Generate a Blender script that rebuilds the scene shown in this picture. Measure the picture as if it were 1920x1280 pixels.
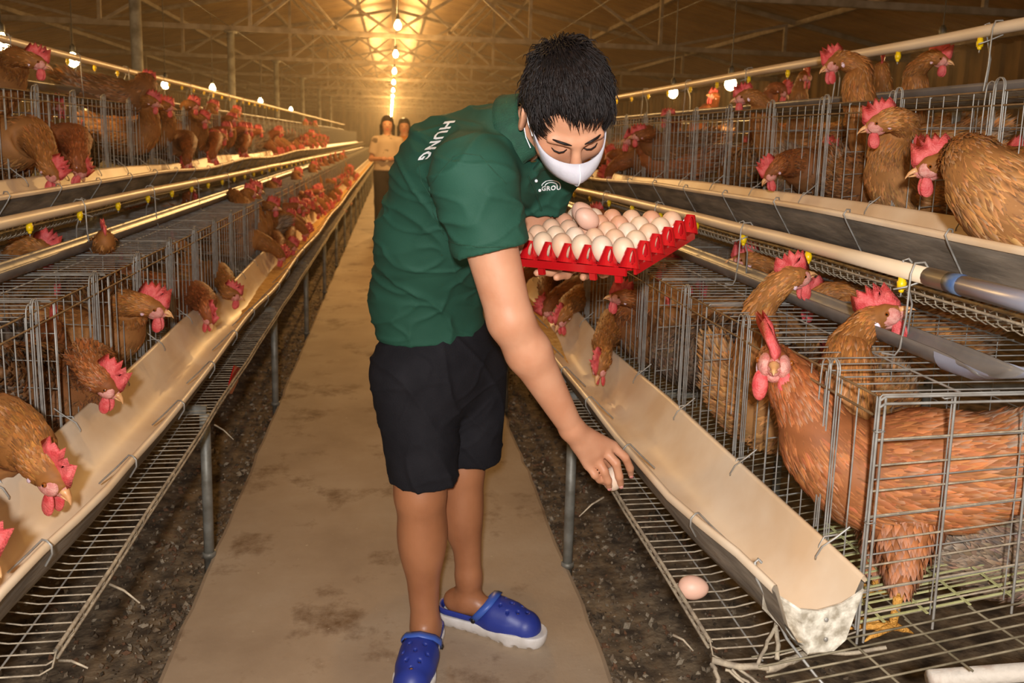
import bpy, bmesh, math, random
import numpy as np
from mathutils import Vector, Matrix, noise
from mathutils.bvhtree import BVHTree
random.seed(7); RNG = np.random.default_rng(7)
for o in list(bpy.data.objects): bpy.data.objects.remove(o)
SC = bpy.context.scene
COL = SC.collection
PI = math.pi
V = Vector

# ------------------------------------------------------------------ camera
FPX, PYC, ROLL = 1536.0, 500.0, 0.025
CAM = V((0, 0, 1.35))
_p, _y = math.radians(8.79), math.radians(8.38)
CD = V((math.sin(_y)*math.cos(_p), math.cos(_y)*math.cos(_p), -math.sin(_p)))
_r = V((math.cos(_y), -math.sin(_y), 0)); _u = _r.cross(CD)
CR = _r*math.cos(ROLL) + _u*math.sin(ROLL)
CU = _u*math.cos(ROLL) - _r*math.sin(ROLL)
cam = bpy.data.cameras.new('camera'); camo = bpy.data.objects.new('camera', cam); COL.objects.link(camo)
camo.matrix_world = Matrix(((CR.x, CU.x, -CD.x, CAM.x), (CR.y, CU.y, -CD.y, CAM.y), (CR.z, CU.z, -CD.z, CAM.z), (0, 0, 0, 1)))
cam.sensor_width = 36; cam.lens = FPX/1920*36; cam.shift_y = -(640-PYC)/1920; cam.clip_start = .02; cam.clip_end = 200
cam.dof.use_dof = True; cam.dof.focus_distance = 1.75; cam.dof.aperture_fstop = 6.5
SC.camera = camo

def at(px, py, ax, val):
    "point of the world seen at a pixel of the photograph, on the plane where coordinate ax equals val"
    q = CD + CR*((px-960)/FPX) - CU*((py-PYC)/FPX)
    return CAM + q*((val-CAM[ax])/q[ax])
def A(px, py, Y): return at(px, py, 1, Y)
def AX(px, py, X): return at(px, py, 0, X)
def view_basis(p):
    v = (p-CAM).normalized(); r = v.cross(V((0, 0, 1))).normalized(); return r, r.cross(v), -v

# ------------------------------------------------------------------ world, flash, lamps, exposure
w = bpy.data.worlds.new('world'); SC.world = w; w.use_nodes = True
w.node_tree.nodes['Background'].inputs[0].default_value = (1.0, .76, .50, 1)
w.node_tree.nodes['Background'].inputs[1].default_value = .30
def lamp(name, kind, loc, energy, color, size=.05, direction=None):
    l = bpy.data.lights.new(name, kind); l.energy = energy; l.color = color
    if kind == 'AREA': l.shape = 'DISK'; l.size = size
    else: l.shadow_soft_size = size
    o = bpy.data.objects.new(name, l); COL.objects.link(o); o.location = loc
    if direction is not None: o.rotation_euler = V(direction).to_track_quat('-Z', 'Y').to_euler()
    return o
FLASH = lamp('camera_flash', 'POINT', CAM + CU*.13 - CD*.30 - CR*.02, 165, (1, .97, .97), .035)
BULB_Y = [7.2+2.7*i for i in range(11)]
WARM = (1.0, .56, .19)
SC.view_settings.view_transform = 'Standard'; SC.view_settings.look = 'None'
SC.view_settings.gamma = 1; SC.view_settings.use_curve_mapping = False
SC.view_settings.exposure = .35

# ------------------------------------------------------------------ materials
def srgb(h):
    c = [int(h[i:i+2], 16)/255 for i in (0, 2, 4)]
    return tuple([(x/12.92 if x < .04045 else ((x+.055)/1.055)**2.4) for x in c]+[1])
def material(name, col, rough=.6, metal=0., col2=None, scale=8., detail=4., bump=0., bscale=None, spec=None, sss=0., stretch=None, ramp=(.35, .65), emit=None, attr=None, coat=0.):
    m = bpy.data.materials.new(name); m.use_nodes = True; nt = m.node_tree; N = nt.nodes; L = nt.links
    b = N['Principled BSDF']
    if isinstance(col, str): col = srgb(col)
    if isinstance(col2, str): col2 = srgb(col2)
    b.inputs['Base Color'].default_value = col; b.inputs['Roughness'].default_value = rough; b.inputs['Metallic'].default_value = metal
    if spec is not None: b.inputs['Specular IOR Level'].default_value = spec
    if coat: b.inputs['Coat Weight'].default_value = coat
    if sss: b.inputs['Subsurface Weight'].default_value = sss; b.inputs['Subsurface Radius'].default_value = (.01, .004, .002); b.inputs['Subsurface Scale'].default_value = 1
    tc = N.new('ShaderNodeTexCoord'); src = tc.outputs['Object']
    if stretch:
        mp = N.new('ShaderNodeMapping'); mp.inputs['Scale'].default_value = stretch; L.new(src, mp.inputs['Vector']); src = mp.outputs['Vector']
    nz = N.new('ShaderNodeTexNoise'); nz.inputs['Scale'].default_value = scale; nz.inputs['Detail'].default_value = detail; L.new(src, nz.inputs['Vector'])
    if attr:
        at_ = N.new('ShaderNodeAttribute'); at_.attribute_name = attr
        mx = N.new('ShaderNodeMix'); mx.data_type = 'RGBA'; mx.blend_type = 'MULTIPLY'; mx.inputs[0].default_value = .5
        L.new(at_.outputs['Color'], mx.inputs[6]); L.new(nz.outputs['Color'], mx.inputs[7]); L.new(at_.outputs['Color'], b.inputs['Base Color'])
    elif col2 is not None:
        rp = N.new('ShaderNodeValToRGB'); rp.color_ramp.elements[0].position = ramp[0]; rp.color_ramp.elements[1].position = ramp[1]
        rp.color_ramp.elements[0].color = col; rp.color_ramp.elements[1].color = col2
        L.new(nz.outputs['Fac'], rp.inputs['Fac']); L.new(rp.outputs['Color'], b.inputs['Base Color'])
    if bump:
        n2 = N.new('ShaderNodeTexNoise'); n2.inputs['Scale'].default_value = bscale or scale*3; n2.inputs['Detail'].default_value = 5; L.new(src, n2.inputs['Vector'])
        bp = N.new('ShaderNodeBump'); bp.inputs['Strength'].default_value = bump; bp.inputs['Distance'].default_value = .01
        L.new(n2.outputs['Fac'], bp.inputs['Height']); L.new(bp.outputs['Normal'], b.inputs['Normal'])
    if emit: b.inputs['Emission Color'].default_value = (*emit[0], 1); b.inputs['Emission Strength'].default_value = emit[1]
    return m
M = {}
M['wire'] = material('galvanised_wire', 'a9a8a2', .45, .35, '8c8880', 30)
M['rail'] = material('brown_coated_rod', '8e7350', .6, .2, '6c5438', 25)
M['dusty_wire'] = material('dusty_wire', 'b9ab92', .75, .2, '8e8270', 40, bump=.3)
M['floor_wire'] = material('cage_floor_wire', 'a59a80', .6, .35, '6f6650', 22)
M['mat_green'] = material('pale_green_plastic', 'c3c48c', .5, 0, 'a9a873', 30)
M['cream'] = material('cream_plastic', 'e6d2b4', .38, 0, 'dcc4a0', 3.5, bump=.05)
M['cream_in'] = material('cream_trough_inside', 'e9d6ba', .42, 0, 'd8bc98', 5, 6, bump=.08)
M['trough_out'] = material('dusty_trough_outside', '8b8070', .8, 0, '5e564a', 22, 6, bump=.3, stretch=(1, .25, 1))
M['cap'] = material('stained_white_endcap', 'e3ddcc', .7, 0, '9c9380', 60, 6, bump=.2)
M['feed'] = material('poultry_meal', 'e8bd6c', .95, 0, 'cf9a4c', 30, 6, bump=.8, bscale=90)
M['greypipe'] = material('grey_pvc', '76716c', .33, 0, '625c56', 9, bump=.06)
M['bluepipe'] = material('blue_grey_pvc', '9a9fae', .3, 0, '8b8fa0', 8)
M['bluetape'] = material('blue_tape', '2b4e86', .5, 0, '5d6b78', 30)
M['yellow'] = material('yellow_plastic', 'f2cb12', .35)
M['steel'] = material('galvanised_post', '9a9a92', .5, .3, '6d6a60', 14, bump=.15)
M['truss'] = material('painted_truss_steel', '8d8172', .6, .25, '6a5c4a', 9, bump=.1)
M['dark_rust'] = material('rusty_white_pipe', 'c9c0b2', .7, .1, '8a5a40', 14, bump=.4, ramp=(.5, .75))
M['bulb'] = material('lit_bulb', (1, .9, .6, 1), .3, emit=((1, .74, .34), 42))
M['black'] = material('black_plastic', '17130f', .5)
M['skin'] = material('skin', 'cb9676', .5, 0, 'c08766', 14, 3, bump=.05, bscale=160, sss=.12, spec=.4)
M['skin2'] = material('tanned_legs', 'a8704c', .42, 0, '95603f', 9, 4, bump=.05, bscale=120, sss=.08, ramp=(.4, .7))
M['hair'] = material('black_hair', '120c0a', .55, 0, '1e1410', 60, spec=.3)
M['green'] = material('green_polo_knit', '265040', .72, 0, '22493a', 5, 3, bump=.12, bscale=420, spec=.25)
M['green2'] = material('green_collar_rib', '163f2d', .8, 0, '1b4a35', 60, 3, bump=.3, bscale=300)
M['shorts'] = material('black_shorts_cotton', '1f1e22', .85, 0, '17161a', 12, 4, bump=.25, bscale=300, spec=.2)
M['white_print'] = material('white_print', 'eceff0', .6)
M['mask'] = material('white_face_mask', 'c6c4cb', .85, 0, 'b9b7c0', 20, bump=.08, bscale=200, sss=.05)
M['gold'] = material('gold_chain', 'd9b25a', .3, .9)
M['clog'] = material('blue_clog_foam', '2b3c94', .45, 0, '27368a', 14, bump=.05)
M['clog_strap'] = material('lighter_blue_strap', '3f63bd', .42, 0, '3a5cb2', 14)
M['sole'] = material('white_sole_foam', 'e2dfdd', .6, 0, 'cfcac4', 24, bump=.05)
M['red_tray'] = material('red_plastic', 'b81319', .25, 0, 'a81016', 6, coat=.3)
M['comb'] = material('red_comb', 'df6a66', .5, 0, 'cc4547', 60, 4, bump=.35, bscale=260)
M['face'] = material('pink_bare_face', 'dfa294', .55, 0, 'c97a70', 90, 4, bump=.4, bscale=350)
M['lobe'] = material('white_earlobe', 'ecd9e6', .5, 0, 'e0a9b2', 90)
M['beak'] = material('horn_beak', 'dfae78', .4, 0, 'c98e5a', 60)
M['leg_y'] = material('yellow_scaly_leg', 'dba24a', .5, 0, 'c98a34', 90, 4, bump=.7, bscale=240)
M['eye_h'] = material('amber_eye', '8a4a18', .15)
M['pupil'] = material('pupil', '080503', .08)
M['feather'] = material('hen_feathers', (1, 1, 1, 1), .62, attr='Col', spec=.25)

def floor_material():
    m = bpy.data.materials.new('worn_concrete'); m.use_nodes = True; N = m.node_tree.nodes; L = m.node_tree.links; b = N['Principled BSDF']
    tc = N.new('ShaderNodeTexCoord')
    def nz(scale, detail, rough=.6):
        n = N.new('ShaderNodeTexNoise'); n.inputs['Scale'].default_value = scale; n.inputs['Detail'].default_value = detail; n.inputs['Roughness'].default_value = rough
        L.new(tc.outputs['Object'], n.inputs['Vector']); return n
    def ramp(n, stops):
        r = N.new('ShaderNodeValToRGB'); L.new(n.outputs['Fac'], r.inputs['Fac'])
        r.color_ramp.elements[0].position = stops[0][0]; r.color_ramp.elements[0].color = stops[0][1]
        r.color_ramp.elements[1].position = stops[-1][0]; r.color_ramp.elements[1].color = stops[-1][1]
        for s in stops[1:-1]: e = r.color_ramp.elements.new(s[0]); e.color = s[1]
        return r
    base = ramp(nz(2.2, 6), [(.25, srgb('94806a')), (.5, srgb('a8947c')), (.75, srgb('b5a48e'))])
    st = ramp(nz(3.1, 8, .7), [(.54, (0, 0, 0, 1)), (.68, (1, 1, 1, 1))])
    mx = N.new('ShaderNodeMix'); mx.data_type = 'RGBA'; L.new(st.outputs['Color'], mx.inputs[0]); L.new(base.outputs['Color'], mx.inputs[6]); mx.inputs[7].default_value = srgb('6a5038')
    sp = ramp(nz(38, 3), [(.70, (0, 0, 0, 1)), (.76, (1, 1, 1, 1))])
    m2 = N.new('ShaderNodeMix'); m2.data_type = 'RGBA'; L.new(sp.outputs['Color'], m2.inputs[0]); L.new(mx.outputs[2], m2.inputs[6]); m2.inputs[7].default_value = srgb('c4b49a')
    L.new(m2.outputs[2], b.inputs['Base Color']); b.inputs['Roughness'].default_value = .7
    bp = N.new('ShaderNodeBump'); bp.inputs['Strength'].default_value = .35; bp.inputs['Distance'].default_value = .006
    L.new(nz(24, 8, .7).outputs['Fac'], bp.inputs['Height']); L.new(bp.outputs['Normal'], b.inputs['Normal'])
    return m
M['concrete'] = floor_material()
M['dirt'] = material('droppings_soil', '463a2c', .95, 0, '85735a', 16, 8, bump=1., bscale=40)
M['lump'] = material('litter_lumps', (1, 1, 1, 1), .9, attr='Col', bump=.6, bscale=120)
M['roof'] = material('foil_roof_lining', 'b8965c', .36, .7, '9a7642', 2.2, 5, bump=.35, bscale=11)
M['wallm'] = material('brown_curtain_wall', '8a6c44', .8, 0, '463620', 3, 5, bump=.3, stretch=(1, 1, .3))

# ------------------------------------------------------------------ mesh helpers
class MB:
    def __init__(s): s.v = []; s.f = []; s.m = []; s.c = []
    def add(s, vs, fs, m=0, c=None):
        n = len(s.v); s.v += [tuple(v) for v in vs]; s.f += [tuple(i+n for i in f) for f in fs]; s.m += [m]*len(fs)
        s.c += [c or (1, 1, 1, 1)]*len(vs)
    def tube(s, pts, r, n=4, m=0, cap=False, closed=False):
        pts = [V(p) for p in pts]; k = len(pts); rs = r if isinstance(r, (list, tuple)) else [r]*k
        ref = None; vs = []
        for i, p in enumerate(pts):
            if closed: t = pts[(i+1) % k]-pts[i-1]
            else: t = pts[min(i+1, k-1)]-pts[max(i-1, 0)]
            t = t.normalized() if t.length > 1e-9 else V((0, 0, 1))
            if ref is None: ref = t.orthogonal().normalized()
            ref = (ref-t*ref.dot(t)); ref = ref.normalized() if ref.length > 1e-6 else t.orthogonal().normalized()
            b = t.cross(ref)
            for j in range(n):
                a = 2*PI*(j+.5)/n; vs.append(p+ref*(math.cos(a)*rs[i])+b*(math.sin(a)*rs[i]))
        fs = []
        for i in range(k if closed else k-1):
            i2 = (i+1) % k
            for j in range(n): fs.append((i*n+j, i*n+(j+1) % n, i2*n+(j+1) % n, i2*n+j))
        if cap and not closed: fs.append(tuple(reversed(range(n)))); fs.append(tuple((k-1)*n+j for j in range(n)))
        s.add(vs, fs, m)
    def box(s, c, size, m=0, rot=None):
        c = V(c); h = V(size)/2; vs = []
        for x in (-1, 1):
            for y in (-1, 1):
                for z in (-1, 1):
                    p = V((x*h.x, y*h.y, z*h.z)); vs.append(c+(rot @ p if rot else p))
        s.add(vs, [(0, 1, 3, 2), (4, 6, 7, 5), (0, 4, 5, 1), (2, 3, 7, 6), (0, 2, 6, 4), (1, 5, 7, 3)], m)
    def bar(s, a, b, w, h=None, m=0):
        a = V(a); b = V(b); t = (b-a); q = t.to_track_quat('Y', 'Z').to_matrix(); s.box((a+b)/2, (w, t.length, h or w), m, q)
    def loft(s, rings, m=0, cap0=True, cap1=True, closed=True):
        n = len(rings[0]); vs = [p for r in rings for p in r]; fs = []
        for i in range(len(rings)-1):
            for j in range(n if closed else n-1): fs.append((i*n+j, i*n+(j+1) % n, (i+1)*n+(j+1) % n, (i+1)*n+j))
        if cap0: fs.append(tuple(reversed(range(n))))
        if cap1: fs.append(tuple((len(rings)-1)*n+j for j in range(n)))
        s.add(vs, fs, m)
    def ell(s, c, ax, nu=12, nv=8, m=0, col=None, fn=None):
        "ellipsoid: ax = three half-axis vectors"
        c = V(c); ax = [V(a) for a in ax]; vs = []
        for i in range(nv+1):
            t = PI*i/nv
            for j in range(nu):
                a = 2*PI*j/nu; q = V((math.sin(t)*math.cos(a), math.sin(t)*math.sin(a), math.cos(t)))
                if fn: q = fn(q)
                vs.append(c+ax[0]*q.x+ax[1]*q.y+ax[2]*q.z)
        fs = []
        for i in range(nv):
            for j in range(nu): fs.append((i*nu+j, (i+1)*nu+j, (i+1)*nu+(j+1) % nu, i*nu+(j+1) % nu))
        s.add(vs, fs, m, col)
    def mesh(s, name, mats, smooth=False, attr=False):
        me = bpy.data.meshes.new(name); me.from_pydata(s.v, [], s.f)
        for m in mats: me.materials.append(M[m])
        if len(mats) > 1: me.polygons.foreach_set('material_index', s.m)
        if attr:
            a = me.color_attributes.new('Col', 'FLOAT_COLOR', 'POINT'); a.data.foreach_set('color', np.array(s.c, dtype=np.float32).ravel())
        if smooth: me.polygons.foreach_set('use_smooth', [True]*len(me.polygons))
        me.update(); return me
def link(name, me, parent=None, loc=None, rot=None):
    o = bpy.data.objects.new(name, me); COL.objects.link(o)
    if parent is not None: o.parent = parent
    if loc is not None: o.location = loc
    if rot is not None: o.rotation_euler = rot
    return o
def build(name, mb, mats, parent=None, smooth=False, attr=False):
    if isinstance(mats, str): mats = [mats]
    return link(name, mb.mesh(name, mats, smooth, attr), parent)
def tag(o, label=None, cat=None, group=None, kind=None):
    if label: o['label'] = label
    if cat: o['category'] = cat
    if group: o['group'] = group
    if kind: o['kind'] = kind
    return o
def thing(name, label, cat, loc=(0, 0, 0), rz=0, group=None):
    o = bpy.data.objects.new(name, None); COL.objects.link(o); o.location = loc; o.rotation_euler = (0, 0, rz); o.empty_display_size = .05
    return tag(o, label, cat, group)
def dup(root, loc=None, rz=None, label=None, group=None):
    def cp(o, par):
        c = o.copy(); COL.objects.link(c); c.parent = par
        for ch in KIDS.get(o.name, ()): cp(ch, c)
        return c
    c = cp(root, None)
    if loc is not None: c.location = loc
    if rz is not None: c.rotation_euler = (0, 0, rz)
    if label: c['label'] = label
    if group: c['group'] = group
    return c
KIDS = {}
def reg(root):
    "remember the children tree of a prototype"
    def rec(o):
        KIDS[o.name] = list(o.children)
        for ch in o.children: rec(ch)
    rec(root); return root
def world_reset(o, root):
    "make vertices given in world coordinates relative to the root's location"
    o.data.transform(Matrix.Translation(-V(root.location)))
ORD = ['first', 'second', 'third', 'fourth', 'fifth', 'sixth', 'seventh', 'eighth', 'ninth', 'tenth', 'eleventh', 'twelfth', 'thirteenth', 'fourteenth', 'fifteenth', 'sixteenth', 'seventeenth', 'eighteenth']

# ------------------------------------------------------------------ implicit surfaces (numpy) for bodies and clothes
def _v(a): return np.array(a, dtype=np.float32)
class Field:
    def __init__(s, vox, k=.02): s.vox = vox; s.k = k; s.ops = []
    def cap(s, a, b, r0, r1=None, k=None, clip=None, sub=False, aniso=None):
        s.ops.append(('cap', _v(a), _v(b), r0, r0 if r1 is None else r1, s.k if k is None else k, clip, sub, aniso)); return s
    def ell(s, c, ax, k=None, clip=None, sub=False):
        s.ops.append(('ell', _v(c), np.array([list(a) for a in ax], dtype=np.float32), 0, 0, s.k if k is None else k, clip, sub, None)); return s
    def chain(s, pts, rs, **kw):
        for i in range(len(pts)-1): s.cap(pts[i], pts[i+1], rs[i], rs[i+1], **kw)
        return s
    def run(s, name, mats, smooth=2, disp=None):
        vox = s.vox; los = []; his = []; bbs = []
        for o in s.ops:
            if o[0] == 'cap':
                sc = o[8][1] if o[8] else 1; R = max(o[3], o[4])*max(1, sc); lo = np.minimum(o[1], o[2])-R; hi = np.maximum(o[1], o[2])+R
            else:
                e = np.sqrt((o[2]**2).sum(0)); lo = o[1]-e; hi = o[1]+e
            m = o[5]+2.5*vox; bbs.append((lo-m, hi+m))
            if not o[7]: los.append(lo-m); his.append(hi+m)
        LO = np.min(los, 0); HI = np.max(his, 0); n = np.ceil((HI-LO)/vox).astype(int)+2
        D = np.full(n, .08, dtype=np.float32)
        for o, (lo, hi) in sorted(zip(s.ops, bbs), key=lambda t: t[0][7]):
            i0 = np.maximum(np.floor((lo-LO)/vox).astype(int), 0); i1 = np.minimum(np.ceil((hi-LO)/vox).astype(int)+1, n)
            if (i1 <= i0).any(): continue
            X = [(LO[a]+vox*np.arange(i0[a], i1[a])).astype(np.float32) for a in range(3)]
            P = np.stack(np.meshgrid(*X, indexing='ij'), -1)
            if o[0] == 'cap':
                a, b = o[1], o[2]; q = P-a
                if o[8]:
                    ax = _v(o[8][0]); ax = ax/np.linalg.norm(ax); q = q-ax*((q@ax)*(1-1/o[8][1]))[..., None]; ba = b-a; ba = ba-ax*((ba@ax)*(1-1/o[8][1]))
                else: ba = b-a
                t = np.clip((q@ba)/max(1e-9, ba@ba), 0, 1); d = np.linalg.norm(q-t[..., None]*ba, axis=-1)-(o[3]+(o[4]-o[3])*t)
            else:
                q = P-o[1]; L = np.linalg.norm(o[2], axis=1); U = o[2]/L[:, None]; qq = (q@U.T)/L; k0 = np.linalg.norm(qq, axis=-1); k1 = np.linalg.norm(qq/L, axis=-1)+1e-9; d = k0*(k0-1)/k1
            if o[6] is not None:
                for (cp, cn) in (o[6] if isinstance(o[6], list) else [o[6]]):
                    cn_ = _v(cn); cn_ = cn_/np.linalg.norm(cn_); d = np.maximum(d, (P-_v(cp))@cn_)
            sl = tuple(slice(i0[a], i1[a]) for a in range(3)); E = D[sl]; k = o[5]
            if not o[7]:
                h = np.clip(.5+.5*(E-d)/max(k, 1e-5), 0, 1); D[sl] = E*(1-h)+d*h-k*h*(1-h)
            else:
                h = np.clip(.5-.5*(E+d)/max(k, 1e-5), 0, 1); D[sl] = E*(1-h)-d*h+k*h*(1-h)
        D[0] = D[-1] = .08; D[:, 0] = D[:, -1] = .08; D[:, :, 0] = D[:, :, -1] = .08
        vs, fs = surface_nets(D); vs = vs*vox+LO
        if smooth: vs = lap(vs, fs, smooth)
        me = bpy.data.meshes.new(name); me.vertices.add(len(vs))
        if disp is not None:
            nr = vnormals(vs, fs); vs = disp(vs, nr)
        me.vertices.foreach_set('co', vs.astype(np.float32).ravel())
        me.loops.add(len(fs)*4); me.loops.foreach_set('vertex_index', fs.astype(np.int32).ravel())
        me.polygons.add(len(fs)); me.polygons.foreach_set('loop_start', np.arange(0, len(fs)*4, 4, dtype=np.int32))
        me.polygons.foreach_set('use_smooth', np.ones(len(fs), dtype=bool))
        for m in ([mats] if isinstance(mats, str) else mats): me.materials.append(M[m])
        me.update(calc_edges=True); return me
def vnormals(vs, fs):
    a, b, c, d = (vs[fs[:, i]] for i in range(4)); fn = np.cross(c-a, d-b); n = np.zeros_like(vs)
    for i in range(4): np.add.at(n, fs[:, i], fn)
    return n/(np.linalg.norm(n, axis=1)[:, None]+1e-12)
def lap(vs, fs, it):
    e = np.concatenate([fs[:, [0, 1]], fs[:, [1, 2]], fs[:, [2, 3]], fs[:, [3, 0]]]); cnt = np.bincount(e.ravel(), minlength=len(vs)).astype(np.float64)[:, None]
    for k in range(it*2):
        acc = np.zeros_like(vs)
        for ax in range(3):
            acc[:, ax] = np.bincount(e[:, 0], vs[e[:, 1], ax], len(vs))+np.bincount(e[:, 1], vs[e[:, 0], ax], len(vs))
        lam = .55 if k % 2 == 0 else -.5
        vs = vs+lam*(acc/cnt-vs)
    return vs
def surface_nets(D):
    S = D < 0; n = D.shape
    c = [(i, j, k) for i in (0, 1) for j in (0, 1) for k in (0, 1)]
    sl = lambda o: tuple(slice(o[a], n[a]-1+o[a]) for a in range(3))
    tot = sum(S[sl(o)].astype(np.int8) for o in c); act = (tot > 0) & (tot < 8)
    idx = np.argwhere(act); vid = np.full(act.shape, -1, dtype=np.int64); vid[act] = np.arange(len(idx))
    vals = {o: D[idx[:, 0]+o[0], idx[:, 1]+o[1], idx[:, 2]+o[2]].astype(np.float64) for o in c}
    acc = np.zeros((len(idx), 3)); cnt = np.zeros(len(idx))
    for o in c:
        for a in range(3):
            if o[a]: continue
            p = list(o); p[a] = 1; p = tuple(p); v0, v1 = vals[o], vals[p]; m = (v0 < 0) != (v1 < 0)
            t = np.where(m, v0/(np.where(m, v0-v1, 1)), 0); q = np.tile(np.array(o, float), (len(idx), 1)); q[:, a] = t
            acc[m] += q[m]; cnt[m] += 1
    vs = idx+acc/cnt[:, None]; fs = []
    for a in range(3):
        b, c2 = (a+1) % 3, (a+2) % 3
        s0 = [slice(0, n[i]) for i in range(3)]; s1 = list(s0); s0[a] = slice(0, n[a]-1); s1[a] = slice(1, n[a])
        A0, A1 = S[tuple(s0)], S[tuple(s1)]; e = np.argwhere(A0 != A1); e = e[(e[:, b] > 0) & (e[:, c2] > 0) & (e[:, b] < n[b]-1) & (e[:, c2] < n[c2]-1)]
        neg = A0[e[:, 0], e[:, 1], e[:, 2]]
        def g(db, dc):
            q = e.copy(); q[:, b] += db; q[:, c2] += dc; return vid[q[:, 0], q[:, 1], q[:, 2]]
        quad = np.stack([g(-1, -1), g(0, -1), g(0, 0), g(-1, 0)], 1); quad[~neg] = quad[~neg][:, ::-1]; fs.append(quad)
    return vs, np.concatenate(fs)

# ================================================================== THE BARN
def struct(name, mb, mats, smooth=False, attr=False):
    o = build(name, mb, mats, None, smooth, attr); o['kind'] = 'structure'; return o
YF = 44.0
mb = MB(); nx, ny = 70, 150; vs = []
for j in range(ny+1):
    y = -1.5+(j/ny)**1.7*(YF+1.5)
    for i in range(nx+1):
        x = -7.6+15.2*i/nx
        z = -.055+.035*noise.noise(V((x*2.3, y*2.3, 0)))+.02*noise.noise(V((x*9, y*9, 3)))
        if abs(x) < .75: z -= .02
        vs.append((x, y, z))
fs = [(j*(nx+1)+i, j*(nx+1)+i+1, (j+1)*(nx+1)+i+1, (j+1)*(nx+1)+i) for j in range(ny) for i in range(nx)]
mb.add(vs, fs); fl = struct('floor', mb, 'dirt', True)
# concrete walkway: long slab with slightly ragged edges
mb = MB(); L_, R_ = [], []
ys = [-1.5+i*.09 for i in range(500)]; ys = [y for y in ys if y < YF]
top = []
for y in ys:
    l = -.575+.008*noise.noise(V((y*2.1, 1, 0)))+.01*noise.noise(V((y*13, 1, 0))); r = .56+.008*noise.noise(V((y*2.1, 7, 0)))+.01*noise.noise(V((y*13, 7, 0)))
    top.append([(l-.012, y, -.09), (l, y, -.006), (l+.012, y, 0), (r-.012, y, 0), (r, y, -.006), (r+.012, y, -.09)])
mb.loft(top, closed=False, cap0=False, cap1=False)
struct('floor', mb, 'concrete').name = 'floor.001'
# litter: countless small lumps of droppings and husks, one object each side
for side, nm in ((-1, 'left'), (1, 'right')):
    mb = MB(); rr = random.Random(3+side)
    for k in range(12000):
        y = .9+rr.random()**1.6*10; x = side*(.572+rr.random()**1.5*.75)
        s = .0025+rr.random()**3*.009; z = -.055+.035*noise.noise(V((x*2.3, y*2.3, 0)))+.02*noise.noise(V((x*9, y*9, 3)))+.002
        t = rr.random(); c = [(.07, .05, .03), (.13, .095, .06), (.19, .14, .09), (.33, .27, .19), (.16, .08, .04)][int(t*4.9)]
        q = Matrix.Rotation(rr.random()*6, 3, V((rr.random()-.5, rr.random()-.5, rr.random())).normalized())
        a = q @ V((s*1.3, 0, 0)); b = q @ V((0, s, 0)); d = q @ V((0, 0, s*.7)); C = V((x, y, z+s*.3))
        mb.add([C+a, C-a, C+b, C-b, C+d, C-d], [(0, 2, 4), (2, 1, 4), (1, 3, 4), (3, 0, 4), (2, 0, 5), (1, 2, 5), (3, 1, 5), (0, 3, 5)], 0, (*c, 1))
    o = build('litter', mb, 'lump', None, False, True)
    tag(o, 'dark crumbly litter of droppings and husks under the %s cage row' % nm, 'litter', None, 'stuff')
# roof
RZ, EZ, HX = 4.15, 2.62, 6.9
def roof(side):
    mb = MB(); rows = []
    y = -1.6; k = 0
    prof = [(0, 0), (.16, 0), (.175, .03), (.205, .03), (.22, 0)]
    while y < YF:
        for dy, dz in prof[:4] if True else prof:
            rows.append([V((side*HX*t, y+dy, RZ-(RZ-EZ)*t+dz)) for t in (0, .25, .5, .75, 1.06)])
        y += .22
    mb.loft(rows, closed=False, cap0=False, cap1=False); return struct('ceiling', mb, 'roof')
roof(-1); roof(1).name = 'ceiling.001'
for side, nm in ((-1, 'left'), (1, 'right')):
    mb = MB(); rows = []
    y = -1.6
    while y < YF+.3:
        for dy, dx in ((0, 0), (.12, 0), (.15, .04), (.27, .04)): rows.append([V((side*(HX+.1+dx), y+dy, z)) for z in (-.1, 1.2, 2.75)])
        y += .3
    mb.loft(rows, closed=False, cap0=False, cap1=False); struct('wall_'+nm, mb, 'wallm')
mb = MB(); rows = []
x = -HX-.2
while x < HX+.3:
    for dx, dy in ((0, 0), (.12, 0), (.15, .04), (.27, .04)): rows.append([V((x+dx, YF+dy, z)) for z in (-.1, 2.0, 4.4)])
    x += .3
mb.loft(rows, closed=False, cap0=False, cap1=False); struct('wall_back', mb, 'wallm')
k = 0
for t in (.1, .32, .54, .76, .97):
    for side in (-1, 1):
        mb = MB(); z = RZ-(RZ-EZ)*t-.035; mb.box((side*HX*t, YF/2-1, z), (.05, YF+1, .06)); k += 1; struct('trim_%d' % k, mb, 'truss')
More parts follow.
